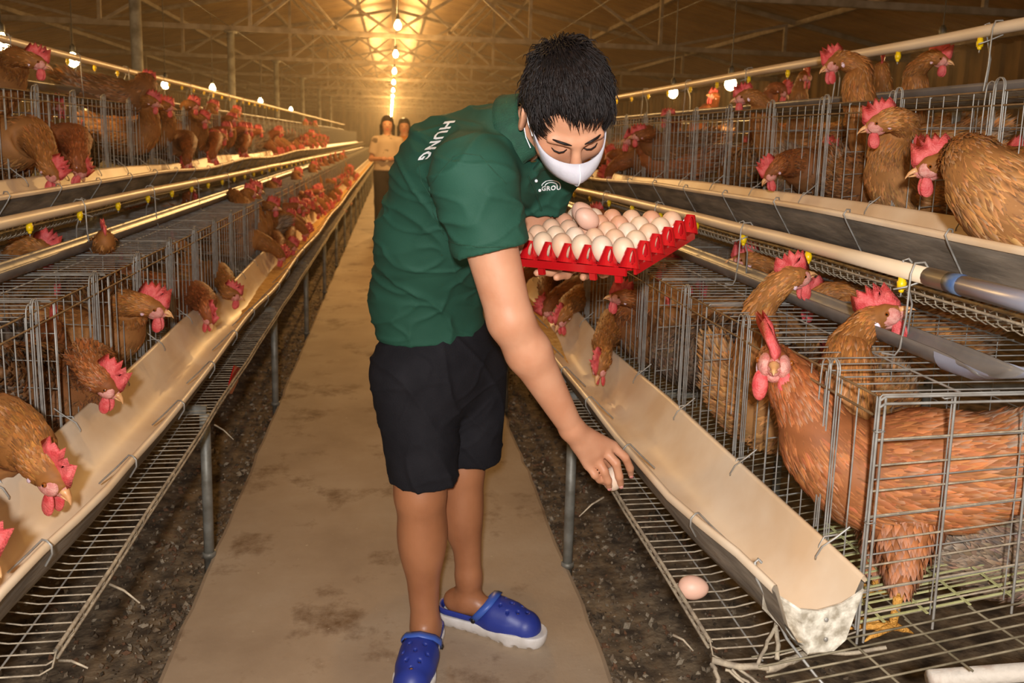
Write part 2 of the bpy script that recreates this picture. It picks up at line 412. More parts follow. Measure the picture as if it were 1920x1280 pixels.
# trusses
def truss_proto():
    t = thing('roof_truss', 'steel roof truss nearest the camera, cut by the top of the photo', 'roof truss', (0, 0, 0))
    mb = MB(); mb.box((0, 0, 0), (2*HX, .05, .06)); build('bottom_chord', mb, 'truss', t)
    zz = lambda x: 1.47-1.47*abs(x)/HX
    for s in (-1, 1):
        mb = MB(); mb.bar((0, 0, 1.47), (s*HX, 0, .06), .05, .06); build('top_chord', mb, 'truss', t)
    for x in (-5.1, -3.4, -1.7, 0, 1.7, 3.4, 5.1):
        mb = MB(); mb.bar((x, 0, 0), (x, 0, zz(x)), .04, .04); build('upright', mb, 'truss', t)
    for s in (-1, 1):
        for a, b in ((0, 1.7), (3.4, 1.7), (3.4, 5.1)):
            mb = MB(); mb.bar((s*a, .0, 0 if a in (3.4,) else .03), (s*b, 0, zz(b)-.02), .035, .035); build('diagonal', mb, 'truss', t)
        mb = MB(); mb.bar((s*1.7, 0, .0), (0, 0, 1.42), .035, .035); build('diagonal', mb, 'truss', t)
    # long thin brace that runs to the next truss
    for x in (-1.7, 1.7):
        mb = MB(); mb.bar((x, 0, zz(x)-.1), (x*.4, 3.9, .06), .03, .03); build('brace', mb, 'truss', t)
    return reg(t)
tr = truss_proto(); TY = [6.75, 10.5, 14.4, 18.4, 22.5, 26.5, 30.5, 34.5, 38.5, 42.5]
for i, y in enumerate(TY):
    o = tr if i == 0 else dup(tr)
    o.location = (0, y, 2.58); o.rotation_euler = (0, .004, 0)
    if i: o['label'] = 'steel roof truss crossing the barn, %s from the camera' % ORD[i]
for i, y in enumerate((2.9,)):
    o = dup(tr, label='steel roof truss overhead in front of the walkway, above the picture'); o.location = (0, y, 2.58)
for i, (x, y) in enumerate([(-1.93, 6.75), (-1.93, 10.5), (-1.93, 14.4), (-1.93, 18.4), (-1.93, 22.5), (-1.93, 26.5)]):
    mb = MB(); mb.tube([(0, 0, -.08), (0, 0, 2.56)], .042, 14, cap=True)
    mb.box((0, 0, 2.545), (.13, .13, .02)); o = build('steel_column', mb, 'steel', None, True)
    o.location = (x, y, 0); tag(o, 'round steel column behind the left cages, %s from the camera' % ORD[i], 'column')
# thin dusty air in the barn beyond the first metres
hz_m = bpy.data.materials.new('dusty_air'); hz_m.use_nodes = True; hn = hz_m.node_tree; hn.nodes.remove(hn.nodes['Principled BSDF'])
vs_ = hn.nodes.new('ShaderNodeVolumeScatter'); vs_.inputs['Density'].default_value = .0105; vs_.inputs['Anisotropy'].default_value = .55; vs_.inputs['Color'].default_value = (1, .86, .66, 1)
hn.links.new(vs_.outputs[0], hn.nodes['Material Output'].inputs['Volume']); M['haze'] = hz_m
mb = MB(); mb.box((0, 23.3, 2.1), (13.4, 40.6, 4.1)); o = struct('dusty_air', mb, 'haze')
# lamps
def bulb_proto():
    t = thing('hanging_bulb', 'x', 'light bulb')
    mb = MB(); rings = []
    for z, r in ((0, .001), (.004, .014), (.014, .026), (.03, .033), (.048, .032), (.066, .024), (.08, .015), (.09, .013)): rings.append([(r*math.cos(a), r*math.sin(a), z) for a in [2*PI*i/14 for i in range(14)]])
    mb.loft(rings); build('glass_bulb', mb, 'bulb', t, True)
    mb = MB(); mb.tube([(0, 0, .088), (0, 0, .125), (0, 0, .14)], [.017, .017, .008], 10, cap=True); build('lamp_socket', mb, 'black', t, True)
    return reg(t)
CABLE_Z = 2.616
bp = bulb_proto(); first = True
def put_bulb(p, label, watts, group=None):
    global first
    o = bp if first else dup(bp); first = False
    o.location = V(p)-V((0, 0, .045)); o['label'] = label
    if group: o['group'] = group
    up_ = CABLE_Z-o.location.z; mb = MB(); mb.tube([(0, 0, .135), (.003, 0, up_*.5), (0, 0, up_)], .003, 5); build('cord', mb, 'black', o)
    lamp('bulb_light', 'POINT', V(p)-V((0, 0, .07)), watts, WARM, .03)
    return o
spots = [(754, 47), (743, 102), (741, 132), (739, 154), (738, 172)]
for i in range(13):
    y = 7.71+2.62*i; x = .07-.004*y
    put_bulb((x, y, 2.35), 'bare lit bulb above the walkway, %s from the camera' % ORD[i], 80)
put_bulb(AX(3, 78, -1.95), 'bare lit bulb at the far left edge above the left cages', 9)
put_bulb(AX(137, 112, -1.95), 'bare lit bulb left of the nearest steel column, over the left cages', 9)
put_bulb(AX(310, 157, -1.95), 'bare lit bulb just right of the nearest steel column', 9)
put_bulb(AX(1765, 84, 2.7), 'bare lit bulb under the upper right water pipe, far right', 9)
put_bulb(AX(1370, 155, 1.92), 'small lit bulb behind the comb of the hen on the upper right', 6)
put_bulb(AX(1262, 172, 1.92), 'small lit bulb under the upper right pipe, nearest the man', 6)
for i, y in enumerate((9.5, 12.8, 16.5)):
    put_bulb((-1.95, y, 1.83), 'lit bulb far down the left cage row, %s of the far ones' % ORD[i], 9)
# behind the camera the same line of bulbs goes on over the walkway
for i, y in enumerate((-.6, 2.1, 4.9)):
    put_bulb((.06, y, 2.35), 'bare bulb over the near walkway, out of the picture, %s of these' % ORD[i], 9)

for x0, lab in ((.07, 'black electric cable strung over the walkway bulbs'), (-1.95, 'black electric cable strung over the left bulbs'), (1.92, 'black electric cable strung over the right bulbs'), (2.7, 'short black electric cable at the far right bulb')):
    mb = MB(); mb.tube([(x0-(.004*y if x0 == .07 else 0), y, CABLE_Z-.002) for y in range(-1, 44, 4)], .004, 5); tag(build('electric_cable', mb, 'black'), lab, 'cable')
# ================================================================== CAGES
UL, UD, UH = 1.5, .54, .42         # unit length, depth, height
CW = .375
def cage_proto(name='wire_cage'):
    t = thing(name, 'x', 'cage')
    mb = MB(); r = .0016; n = 28
    for i in range(n+1):
        y = UL*i/n
        mb.tube([(0, y, .005), (0, y, UH-.002)], r, 4)
    mb.tube([(0, 0, .07), (0, UL, .07)], .0016, 4); mb.tube([(0, 0, .005), (0, UL, .005)], .002, 4)
    build('front_grille', mb, 'wire', t, True)
    for z, x in ((UH, 0), (UH-.032, -.003)):
        mb = MB(); mb.tube([(x-.003, 0, z), (x-.003, UL/2, z-.002), (x-.003, UL, z)], .0024, 5); build('top_rail', mb, 'rail', t, True)
    mb = MB()
    for i in range(36):
        y = UL*(i+.5)/36; mb.tube([(0, y, UH), (UD, y, UH)], .0015, 4)
    for x in (.16, .33, UD): mb.tube([(x, 0, UH-.003), (x, UL, UH-.003)], .0022, 4)
    build('top_grille', mb, 'wire', t, True)
    mb = MB()
    for i in range(50):
        y = UL*(i+.5)/50; mb.tube([(0, y, 0), (UD, y, .075)], .0015, 4)
    for x in (.1, .22, .34, .46): mb.tube([(x, 0, x*.139-.003), (x, UL, x*.139-.003)], .002, 4)
    build('floor_grille', mb, 'floor_wire', t, True)
    mb = MB()
    for i in range(16): y = UL*i/15; mb.tube([(UD, y, .075), (UD, y, UH)], .0014, 4)
    for z in (.14, .21, .28, .35): mb.tube([(UD, 0, z), (UD, UL, z)], .0014, 4)
    build('back_grille', mb, 'wire', t, True)
    for k in range(4):
        build('divider', divider_mb(k*CW+.002), 'wire', t, True)
    for k in range(4):
        mb = MB()
        for dy, top_, bot in ((.125, .028, .02), (.152, .012, .10)):
            for dd in ((-.0022, .0022) if top_ > .02 else (0,)):
                y = k*CW+dy; x = -.006+dd
                pts = [(x, y-.017, bot), (x, y-.015, UH-.01)]+[(x, y+.015*math.sin(a), UH+top_*.4+.017*math.cos(a)) for a in [-PI/2+PI*i/6 for i in range(7)]]+[(x, y+.017, UH-.02), (x, y+.021, .12 if top_ > .02 else .2)]
                mb.tube(pts, .0017, 4)
        build('wire_latch', mb, 'wire', t, True)
    return reg(t)
def divider_mb(y, step=.068):
    mb = MB(); z = step
    while z < UH-.02:
        mb.tube([(0, y, z), (UD, y, min(z+.075*(1-z/UH), UH))], .0015, 4); z += step
    for x in (.14, .28, .42): mb.tube([(x, y, x*.139), (x*.98, y, UH)], .0015, 4)
    mb.tube([(.002, y, 0), (.002, y, UH-.008), (.01, y, UH), (UD, y, UH)], .0021, 4)
    return mb
ROWS = {  # side, x of the cage front, z of the floor front, first y, last y
    'RL': (1, .79, .53, 1.2, 12.0), 'RU': (1, 1.35, 1.067, 1.2, 12.0), 'LL': (-1, .79, .53, 1.28, 30), 'LU': (-1, 1.35, 1.067, 1.28, 30)}
RNAME = {'RL': 'lower right', 'RU': 'upper right', 'LL': 'lower left', 'LU': 'upper left'}
cp = cage_proto(); used = False
for key, (s, x, z, y0, y1) in ROWS.items():
    i = 0; y = y0
    while y < y1:
        o = cp if not used else dup(cp); used = True
        o.location = (x, y, z) if s > 0 else (-x, y+UL, z); o.rotation_euler = (0, 0, 0 if s > 0 else PI)
        o['label'] = 'galvanised wire hen cage, %s in the %s row' % ((ORD+['nineteenth', 'twentieth', 'twenty-first'])[i], RNAME[key]); o['group'] = 'wire cages of the %s row' % RNAME[key]
        y += UL; i += 1
# end panel of the nearest right cage
t = thing('cage_end_panel', 'wire end panel closing the nearest lower right cage', 'cage panel', (.79, 1.195, .53))
mb = MB(); z = .045
for i, z in enumerate([.03, .075, .12, .165, .21, .255, .30, .345]):
    mb.tube([(.0, 0, z*1.0), (.28, 0, z+.5*.075*(1-z/UH)+.002), (UD, 0, z+.075*(1-z/UH))], .0018, 6)
build('cross_wire', mb, 'dusty_wire', t, True)
for xs in ((0, 0), (.012, .01), (.14, .135), (.29, .28), (.42, .41), (UD, UD)):
    mb = MB(); mb.tube([(xs[0], -.003, -.02+xs[0]*.13), (xs[1], -.003, UH)], .0023, 6); build('upright_wire', mb, 'wire', t, True)
for dz in (0, -.012):
    mb = MB(); mb.tube([(0, -.004, UH+dz-.006), (.008, -.004, UH+dz), (UD, -.004, UH+dz)], .0024, 6); build('top_wire', mb, 'wire', t, True)
mb = MB()
for (x, z) in ((.003, .36), (.003, .2), (.003, .075), (.12, .415), (.3, .41)): mb.tube([(x-.006, -.006, z), (x+.008, -.007, z+.002), (x+.010, .003, z+.001), (x-.006, .004, z)], .0014, 4, closed=True)
build('wire_clip', mb, 'wire', t, True)
# pale plastic mat strips on the cage floor near the end
t = thing('plastic_floor_mat', 'pale green plastic mesh mat on the floor of the nearest lower right cage', 'floor mat', (.80, 1.2, .536))
mb = MB()
for i in range(15): y = .01+i*.022; mb.box((.25, y, .0375), (.5, .0035, .002), rot=Matrix.Rotation(-.139, 3, 'Y'))
for x in (.04, .12, .20, .28, .36, .44): mb.box((x, .165, .139*x+.004), (.005, .34, .002))
build('mat_mesh', mb, 'mat_green', t)

t = thing('cage_floor_grille', 'dusty wire floor sticking out in front of the nearest right cage end', 'cage floor', (.79, 1.19, .53))
mb = MB()
for i in range(5): mb.tube([(-.19, -.026*i, -.03), (-.05, -.026*i, -.012), (.56, -.026*i-.004, .078)], .0019, 5)
build('floor_wires', mb, 'floor_wire', t, True)
for x in (-.02, .10, .22, .34, .46):
    mb = MB(); mb.tube([(x, .02, x*.139-.006), (x+.02, -.125, x*.139-.006)], .0022, 5); build('long_wire', mb, 'floor_wire', t, True)
# egg racks (roll-out trays)
def rack_proto(n_u):
    t = thing('egg_rack', 'x', 'egg rack')
    mb = MB(); L = n_u*UL; n = int(L/.03)
    prof = [(-.262, .0), (-.255, -.028), (-.235, -.040), (-.15, -.040), (-.06, -.022), (.02, .002)]
    for i in range(n+1):
        y = L*i/n; j = .003*math.sin(i*1.7)
        mb.tube([(px, y+j, pz) for px, pz in prof], .0017, 4)
    o = build('cross_wires', mb, 'dusty_wire', t, True); o['kind'] = 'stuff'
    for (px, pz, r) in ((-.262, .0, .004), (-.264, -.012, .003), (-.165, -.043, .0019), (-.06, -.026, .0019)):
        mb = MB(); m = max(2, int(L/.25)); mb.tube([(px+.002*math.sin(k*2.1), L*k/m, pz+.002*math.sin(k*1.3+px*9)) for k in range(m+1)], r, 5); build('edge_rod' if px < -.2 else 'long_wire', mb, 'dusty_wire' if px < -.2 else 'wire', t, True)
    mb = MB(); m = int(L/.03)
    pts = [(-.262+.0045*math.cos(k*1.9), L*k/(m*2), .0045*math.sin(k*1.9)-.004) for k in range(m*2)]
    mb.tube(pts, .0014, 3); build('binding_wire', mb, 'dusty_wire', t, True)
    return reg(t)
rp = rack_proto(3); used = False
for key, (s, x, z, y0, y1) in ROWS.items():
    i = 0; y = y0
    while y < y1:
        o = rp if not used else dup(rp); used = True
        L = 3*UL; o.location = (x, y, z) if s > 0 else (-x, y+L, z); o.rotation_euler = (0, 0, 0 if s > 0 else PI)
        o['label'] = 'sloping wire egg rack, %s section under the %s trough' % (ORD[i], RNAME[key]); y += L; i += 1
# the bent near end of the right egg rack
t = thing('rack_end_bracket', 'dusty bent wire bracket at the near end of the right egg rack', 'bracket', (.53, 1.19, .5))
def wobble(a, b, n=6, am=.003): return [V(a).lerp(V(b), k/n)+V((random.uniform(-am, am), random.uniform(-am, am), random.uniform(-am, am))) for k in range(n+1)]
mb = MB(); mb.tube(wobble((0, 0, 0), (.09, -.02, -.01)), .0055, 7, cap=True); mb.tube(wobble((.09, -.02, -.01), (.165, .0, .0)), .0065, 7, cap=True)
mb.tube(wobble((.07, -.02, 0), (.14, .05, .03)), .0032, 6, cap=True); mb.tube(wobble((.11, -.01, 0), (.14, .055, .03)), .004, 6, cap=True); mb.tube(wobble((.0, 0, -.005), (.0, -.05, -.03)), .004, 6, cap=True)
for k in range(3): mb.tube(wobble((.02+k*.012, -.01, -.01), (.05+k*.02, -.045, -.03-k*.006)), .0025, 5)
mb.tube(wobble((.165, 0, 0), (.30, -.02, .01)), .0035, 5)
build('bent_rod', mb, 'dusty_wire', t, True)
# support bracket wire from the trough lip down to the rack
mb = MB(); mb.tube([(.09, .03, .153), (.083, .03, .160), (.077, .028, .155), (.078, .02, .13), (.10, .01, .09), (.13, .0, .03), (.17, -.03, -.02), (.19, -.06, -.04)], .0026, 6)
build('trough_support_wire', mb, 'wire', t, True)

# ------------------------------------------------------------------ feed troughs
def interp(tab, y):
    if y <= tab[0][0]: return tab[0][1]
    for (a, va), (b, vb_) in zip(tab, tab[1:]):
        if y <= b: u = (y-a)/(b-a); u = u*u*(3-2*u); return va+(vb_-va)*u
    return tab[-1][1]
XO = {'RL': [(1.15, .612), (1.56, .557), (1.96, .547), (2.66, .558), (3.55, .57), (6, .56)], 'LL': [(1.28, .594), (1.66, .562), (2.08, .551), (4, .556), (9, .556)],
      'RU': [(1.1, 1.10), (9, 1.10)], 'LU': [(1.1, 1.10), (9, 1.10)]}
ZS = {'RL': [(1.15, 0), (2.0, -.01), (2.75, -.04), (3.5, 0), (4.4, -.03), (5.4, 0), (6.6, -.03), (9, 0)], 'LL': [(1.3, 0), (2.4, 0), (3.18, .012), (4, -.02), (5, 0), (6.3, -.025), (7.5, 0), (9, -.02), (11, 0)],
      'RU': [(1.15, 0), (2.1, .012), (3.2, .004), (4.6, -.03), (6, -.01)], 'LU': [(1.3, -.0), (2.5, -.025), (4.1, -.02), (5.2, -.04), (6.5, -.015), (8, -.035), (10, -.01), (13, -.03)]}
ZB = {'RL': .65, 'LL': .65, 'RU': 1.183, 'LU': 1.183}
PROF = [(-.006, -.012), (-.009, -.004), (-.005, .003), (.002, .003), (.005, -.002), (.012, -.02), (.035, -.072), (.06, -.101), (.10, -.104), (.135, -.09), (.165, -.05), (.19, .004), (.194, .010), (.200, .010), (.203, .004), (.200, -.002)]
OUTP = [(.198, -.004), (.17, -.055), (.138, -.096), (.10, -.109), (.057, -.106), (.030, -.076), (.006, -.023), (-.001, -.010)]
def trough(key):
    s, x, z, y0, y1 = ROWS[key]; y0 = {'RL': 1.15, 'RU': .85, 'LL': 1.15, 'LU': 1.15}[key]
    t = thing('feed_trough', 'long cream plastic feed trough along the %s cages' % RNAME[key], 'feed trough', (s*x, y0, z))
    mb = MB(); mo = MB(); ys = []; y = y0
    while y < y1+1: ys.append(y); y += .12 if y < 5 else .3
    sc = 1.0
    if key[1] == 'U': sc = 1.04
    def pt(y, q): return V((s*(interp(XO[key], y)+q[0]*((.767-interp(XO[key], y))/.2 if key[1] == 'L' else 1.04)), y, ZB[key]+interp(ZS[key], y)*(1 if q[0] < .15 else .8)+q[1]))
    mb.loft([[pt(y, q) for q in PROF] for y in ys], closed=False, cap0=False, cap1=False)
    n0 = len(mb.f)
    mb.loft([[pt(y, q) for q in OUTP] for y in ys], m=1, closed=False, cap0=False, cap1=False)
    if s < 0: mb.f = [tuple(reversed(f)) for f in mb.f]
    o = build('trough_body', mb, ['cream_in', 'trough_out'], t, True); world_reset(o, t)
    # hooks: inner loops by the cage, outer S clips over the lip
    i = 0; y = y0+.10
    while y < min(y1, 14):
        mb = MB(); a = pt(y, (.197, .01))
        loop = [a+V((s*.03, .0, .035)), a+V((s*.008, .004, .014)), a+V((-s*.014, .008, -.004)), a+V((-s*.022, .012, -.024)), a+V((-s*.018, .020, -.034)), a+V((-s*.010, .026, -.028)), a+V((-s*.008, .028, -.012)), a+V((s*.0, .028, .004)), a+V((s*.03, .030, .006))]
        mb.tube(loop, .0019, 5); o = build('trough_hook', mb, 'wire', t, True); world_reset(o, t)
        y2 = y+.15; mb = MB(); a = pt(y2, (-.004, .003))
        if key[1] == 'L':
            clip = [a+V((s*.085, .05, -.075)), a+V((s*.04, .025, -.03)), a+V((s*.006, .004, .006)), a+V((-s*.004, -.004, .008)), a+V((-s*.012, -.006, .0)), a+V((-s*.010, .0, -.018)), a+V((s*.010, .02, -.05))]
        else:
            clip = [a+V((s*.010, .01, -.004)), a+V((s*.005, .004, .007)), a+V((-s*.006, 0, .008)), a+V((-s*.013, -.0, -.004)), a+V((-s*.004, 0, -.022)), a+V((s*.05, .01, -.10)), a+V((s*.075, .015, -.135))]
        mb.tube(clip, .0021, 5); o = build('trough_clip', mb, 'wire', t, True); world_reset(o, t)
        y += .375
    if key == 'RL':
        mb = MB()
        P = [pt(y0-.004, q) for q in ((.058, -.04), (.10, -.045), (.15, -.035), (.196, -.012), (.165, -.10), (.14, -.118), (.085, -.118))]
        Q = [p+V((0, .004, 0)) for p in P]; mb.add(P+Q, [(0, 1, 6), (1, 2, 5, 6), (2, 3, 4, 5)]+[(7, 13, 8), (8, 13, 12, 9), (9, 12, 11, 10)]+[(i, i+7, (i+1) % 7+7, (i+1) % 7) for i in range(7)])
        w = [pt(y0-.004, (.058, -.04)), pt(y0-.004, (.085, -.118)), pt(y0+.07, (.028, -.078)), pt(y0+.05, (.012, -.028))]
        mb.add(w+[p+V((-.003, 0, -.003)) for p in w], [(0, 1, 2, 3), (7, 6, 5, 4), (0, 4, 5, 1), (1, 5, 6, 2), (2, 6, 7, 3), (3, 7, 4, 0)])
        o = build('end_cap', mb, 'cap', t); world_reset(o, t)
        mb = MB()
        for (dx, dz) in ((.115, -.06), (.118, -.095)):
            c = pt(y0-.006, (dx, dz)); mb.ell(c, [(.004, 0, 0), (0, .002, 0), (0, 0, .004)], 8, 6)
        o = build('rivet', mb, 'wire', t, True); world_reset(o, t)
    if key[1] == 'L':
        ya = 2.6 if key == 'RL' else 3.1
        fy = [y for y in ys if y > ya]; mb = MB(); rows = []
        for y in fy:
            fil = -.006+.028*min(1, (y-ya)/2.2)+.005*noise.noise(V((y*3, 0, 0))); rows.append([pt(y, (u, -.104+fil+.004*noise.noise(V((y*9, u*40, 0)))+abs(u-.09)*.12)) for u in (.048, .06, .075, .09, .105, .12, .135)])
        mb.loft(rows, closed=False, cap0=False, cap1=False)
        if s < 0: mb.f = [tuple(reversed(f)) for f in mb.f]
        o = build('feed', mb, 'feed', None, True); tag(o, 'yellow ground feed lying in the %s trough' % RNAME[key], 'feed', None, 'stuff')
    return t
for k_ in ROWS: trough(k_)

# ------------------------------------------------------------------ water pipes, nipples, cup channels
def pipes(key, X, Z, cx, cz, ya, yb, cya, tilt=0):
    s = ROWS[key][0]; t = thing('water_pipe', 'cream plastic drinking pipe above the %s cages' % RNAME[key], 'water pipe', (s*X, ya, Z))
    def P(y): return V((s*X, y, Z-.004*abs(math.sin(y*.9))*(1 if y > 2 else 0)-tilt*max(0, y-2.5)))
    ys = [ya+i*.3 for i in range(int((yb-ya)/.3)+1)]
    ysA = ys
    if key == 'RL':
        ysA = [1.395]+[y for y in ys if y > 1.5]
        mb = MB(); mb.tube([P(.8), P(1.395)], .0185, 14, cap=True); o = build('grey_pipe_section', mb, 'bluepipe', t, True); world_reset(o, t); o['label'] = 'blue-grey pipe section joined to the cream pipe'
        mb = MB(); mb.tube([P(1.30), P(1.335)], .0195, 14, cap=True); o = build('tape_joint', mb, 'bluetape', t, True); world_reset(o, t); o['label'] = 'blue tape wrapped around the pipe joint'
    mb = MB(); mb.tube([P(y) for y in ysA], .0165, 14, cap=True); o = build('pipe_body', mb, 'cream', t, True); world_reset(o, t)
    nm = MB(); nm.tube([(0, 0, -.014), (0, 0, -.022), (0, 0, -.024), (0, 0, -.038)], [.0075, .0075, .0095, .0085], 10, cap=True); nm.tube([(0, 0, -.036), (0, 0, -.044), (0, 0, -.046)], [.006, .005, .002], 8, cap=True)
    nm.tube([(0, 0, -.044), (0, 0, -.054)], .0018, 6, cap=True, m=1); nme = nm.mesh('drinker_nipple', ['yellow', 'wire'], True)
    y = {'RL': 1.475, 'RU': 2.12, 'LL': 2.06, 'LU': 2.2}[key]
    while y < min(yb, 12):
        o = link('drinker_nipple', nme, t, P(y)-V(t.location)); y += .375
    # channel
    tc = thing('drip_channel', 'grey half-round plastic drip channel under the %s water pipe' % RNAME[key], 'channel', (s*cx, cya, cz))
    mb = MB(); r = .038; rows = []; yy = [cya, cya+.03, cya+.07, cya+.12]+[cya+.3*i for i in range(1, int((yb-cya)/.3))]
    for i, y in enumerate(yy):
        fl_ = {0: .35, 1: .6, 2: .85}.get(i, 1); row = []
        for rad in (r, r-.003):
            aa = [PI+PI*k/12 for k in range(13)]
            if rad < r: aa = aa[::-1]
            row += [V((s*cx+rad*math.cos(a)*(1+.35*(1-fl_)), y, cz+rad*math.sin(a)*fl_+(1-fl_)*-.012)) for a in aa]
        rows.append(row)
    mb.loft(rows, cap0=True, cap1=False)
    o = build('channel_body', mb, 'greypipe', tc, True); world_reset(o, tc)
    if key == 'RL':
        mb = MB(); rows = [[V((s*cx+(.0385)*math.cos(a)*k1, y, cz+.0385*math.sin(a)*k2-.004)) for a in [PI+PI*k/12 for k in range(13)]] for y, k1, k2 in ((cya-.03, 1.25, .2), (cya, 1.2, .45), (cya+.05, 1.06, .9), (cya+.12, 1.02, 1.02))]
        mb.loft(rows, closed=False, cap0=False, cap1=False); o = build('end_piece', mb, 'bluepipe', tc, True); world_reset(o, tc); o['label'] = 'lighter pinched grey end piece of the channel'
    # hangers: hook over the pipe running down to the cage top
    y = {'RL': 1.42, 'RU': 2.05, 'LL': 2.02, 'LU': 3.0}[key]; top = ROWS[key][2]+UH; i = 0
    while y < min(yb, 11):
        mb = MB(); c = P(y)
        pts = [c+V((-s*.03, .035, -.035)), c+V((-s*.015, .02, -.028)), c+V((s*.018, .008, -.012)), c+V((s*.020, .002, .008)), c+V((s*.006, 0, .024)), c+V((-s*.014, 0, .022)), c+V((-s*.022, -.002, .002)), V((c.x-s*.024, y-.004, (c.z+top)/2)), V((c.x-s*.028, y, top+.02)), V((c.x-s*.03, y+.01, top+.004)), V((c.x-s*.045, y+.03, top+.003))]
        mb.tube(pts, .0022, 6); o = build('pipe_hanger', mb, 'wire', t, True); world_reset(o, t)
        mb = MB(); mb.tube([c+V((s*.014, .05, .016)), c+V((s*.006, .05, .024)), c+V((-s*.004, .052, .020)), c+V((s*.03, .06, -.07)), V((c.x+s*.045, y+.09, top))], .0022, 6); o = build('pipe_hanger', mb, 'wire', t, True); world_reset(o, t)
        y += .78; i += 1
pipes('RL', 1.0, 1.115, 1.01, .995, .8, 11, 1.2, .012)
pipes('RU', 1.6, 1.677, 1.62, 1.535, .8, 11, 1.0)
pipes('LL', 1.0, 1.108, 1.0, .995, 1.0, 28, 1.2, .005)
pipes('LU', 1.6, 1.712, 1.62, 1.56, 1.0, 28, 1.2)

# ------------------------------------------------------------------ posts and rack frames
pm = MB(); pm.tube([(0, 0, -.06), (0, 0, .475)], .0165, 12, cap=True); pm.tube([(0, 0, -.005), (0, 0, .012)], .021, 12, cap=True); pme = pm.mesh('support_post', ['steel'], True)
for s, x, y0, n, nm in ((-1, -.585, 2.586, 14, 'left'), (1, .56, 2.41, 6, 'right')):
    for i in range(n):
        o = link('support_post', pme, None, (x, y0+1.53*i, 0)); tag(o, 'upright steel pipe post under the %s cage row, %s from the camera' % (nm, ORD[i]), 'post', 'pipe posts under the %s cages' % nm)
for s, n, nm in ((-1, 14, 'left'), (1, 6, 'right')):
    for i in range(n):
        y = (1.12 if s > 0 else 1.06)+1.53*i
        t = thing('pipe_stand', 'steel pipe stand carrying the %s cages, %s from the camera' % (nm, ORD[i]), 'stand', (s*1.0, y, 0))
        mb = MB(); mb.tube([(-s*(.42 if i or s < 0 else .12), 0, .487), (s*1.45, 0, .487)], .015, 10, cap=True); build('crossbar', mb, 'dark_rust' if i == 0 else 'steel', t, True)
        mb = MB(); mb.tube([(s*.38, 0, 1.02), (s*1.45, 0, 1.02)], .013, 8, cap=True); build('crossbar', mb, 'steel', t, True)
        for x in (.38, .94):
            mb = MB(); mb.tube([(s*x, 0, -.06), (s*x, 0, 1.03 if x < .5 else 1.55)], .015, 10, cap=True); build('leg', mb, 'steel', t, True)
# twigs of wire and odd bits
for (a, b, Y, lab) in (((205, 1095), (262, 1130), 1.53, 'thin dusty stick poking out below the left egg rack, middle one'), ((105, 1238), (165, 1252), 1.33, 'thin dusty stick at the near end of the left egg rack'), ((402, 796), (438, 824), 2.45, 'thin stick poking out of the left egg rack beside a post'), ((1132, 932), (1086, 968), 1.82, 'thin bent straw hanging from the right egg rack edge'), ((1262, 1190), (1300, 1220), 1.3, 'thin wire end below the right egg rack')):
    mb = MB(); p, q = A(*a, Y), A(*b, Y-.03); mb.tube([p, p.lerp(q, .5)+V((0, 0, .006)), q], [.0028, .0022, .0015], 5, cap=True); o = build('loose_stick', mb, 'dusty_wire', None, True)
    tag(o, lab, 'stick')
mb = MB(); P = [AX(x, y, -.54) for x, y in ((438, 685), (449, 690), (444, 715), (433, 738), (424, 738), (430, 712))]
mb.add(P+[p+V((.004, 0, 0)) for p in P], [(0, 1, 2, 5), (5, 2, 3, 4)]+[(11, 8, 7, 6), (10, 9, 8, 11)]+[(i, i+6, (i+1) % 6+6, (i+1) % 6) for i in range(6)]); o = build('red_plastic_strip', mb, 'red_tray'); tag(o, 'crumpled red plastic strip caught on the left egg rack', 'plastic strip')

# ================================================================== EGGS
def egg_mesh(name, col):
    mb = MB(); rings = []
    for i in range(17):
        t = PI*i/16; z = -math.cos(t); r = math.sin(t)*(1-.10*z); rings.append([(.0222*r*math.cos(a), .0222*r*math.sin(a), .029*z) for a in [2*PI*k/22 for k in range(22)]])
    mb.loft(rings, cap0=False, cap1=False); return mb.mesh(name, [col], True)
for i, c in enumerate(('dcbfa2', 'dab293', 'd29c7c', 'dec5ad', 'd9ae98')): M['egg%d' % i] = material('eggshell', c, .5, 0, c, 40, bump=.02, sss=.1)
EM = [egg_mesh('egg', 'egg%d' % i) for i in range(5)]
P0, P1, P2 = V((.252, 1.754, 1.096)), V((.457, 1.531, 1.108)), V((.639, 1.697, 1.16))
e1 = (P0-P1).normalized(); e2 = (P2-P1); e2 = (e2-e1*e2.dot(e1)).normalized(); e3 = e1.cross(e2)
if e3.z < 0: e3 = -e3
CS = .05; TM = Matrix(((e1.x, e2.x, e3.x), (e1.y, e2.y, e3.y), (e1.z, e2.z, e3.z)))
tray = thing('egg_tray', 'glossy red plastic egg tray held by the man', 'egg tray', P1)
def T(i, j, z=0): return TM @ V((i*CS, j*CS, z))
TR = TM
mb = MB()
for j in range(6): mb.bar(T(0, j, .0), T(6, j, .0), .010, .008)
for i in range(7): mb.bar(T(i, 0, .0), T(i, 5, .0), .010, .008)
for i in range(6):
    for j in range(5):
        c = T(i+.5, j+.5, -.004); rr = []
        for rad, z in ((.021, .004), (.016, -.004), (.010, -.006)): rr.append([c+TM @ V((rad*math.cos(a), rad*math.sin(a), z)) for a in [2*PI*k/10 for k in range(10)]])
        mb.loft(rr, cap0=False, cap1=True)
build('tray_base', mb, 'red_tray', tray, False)
mb = MB()
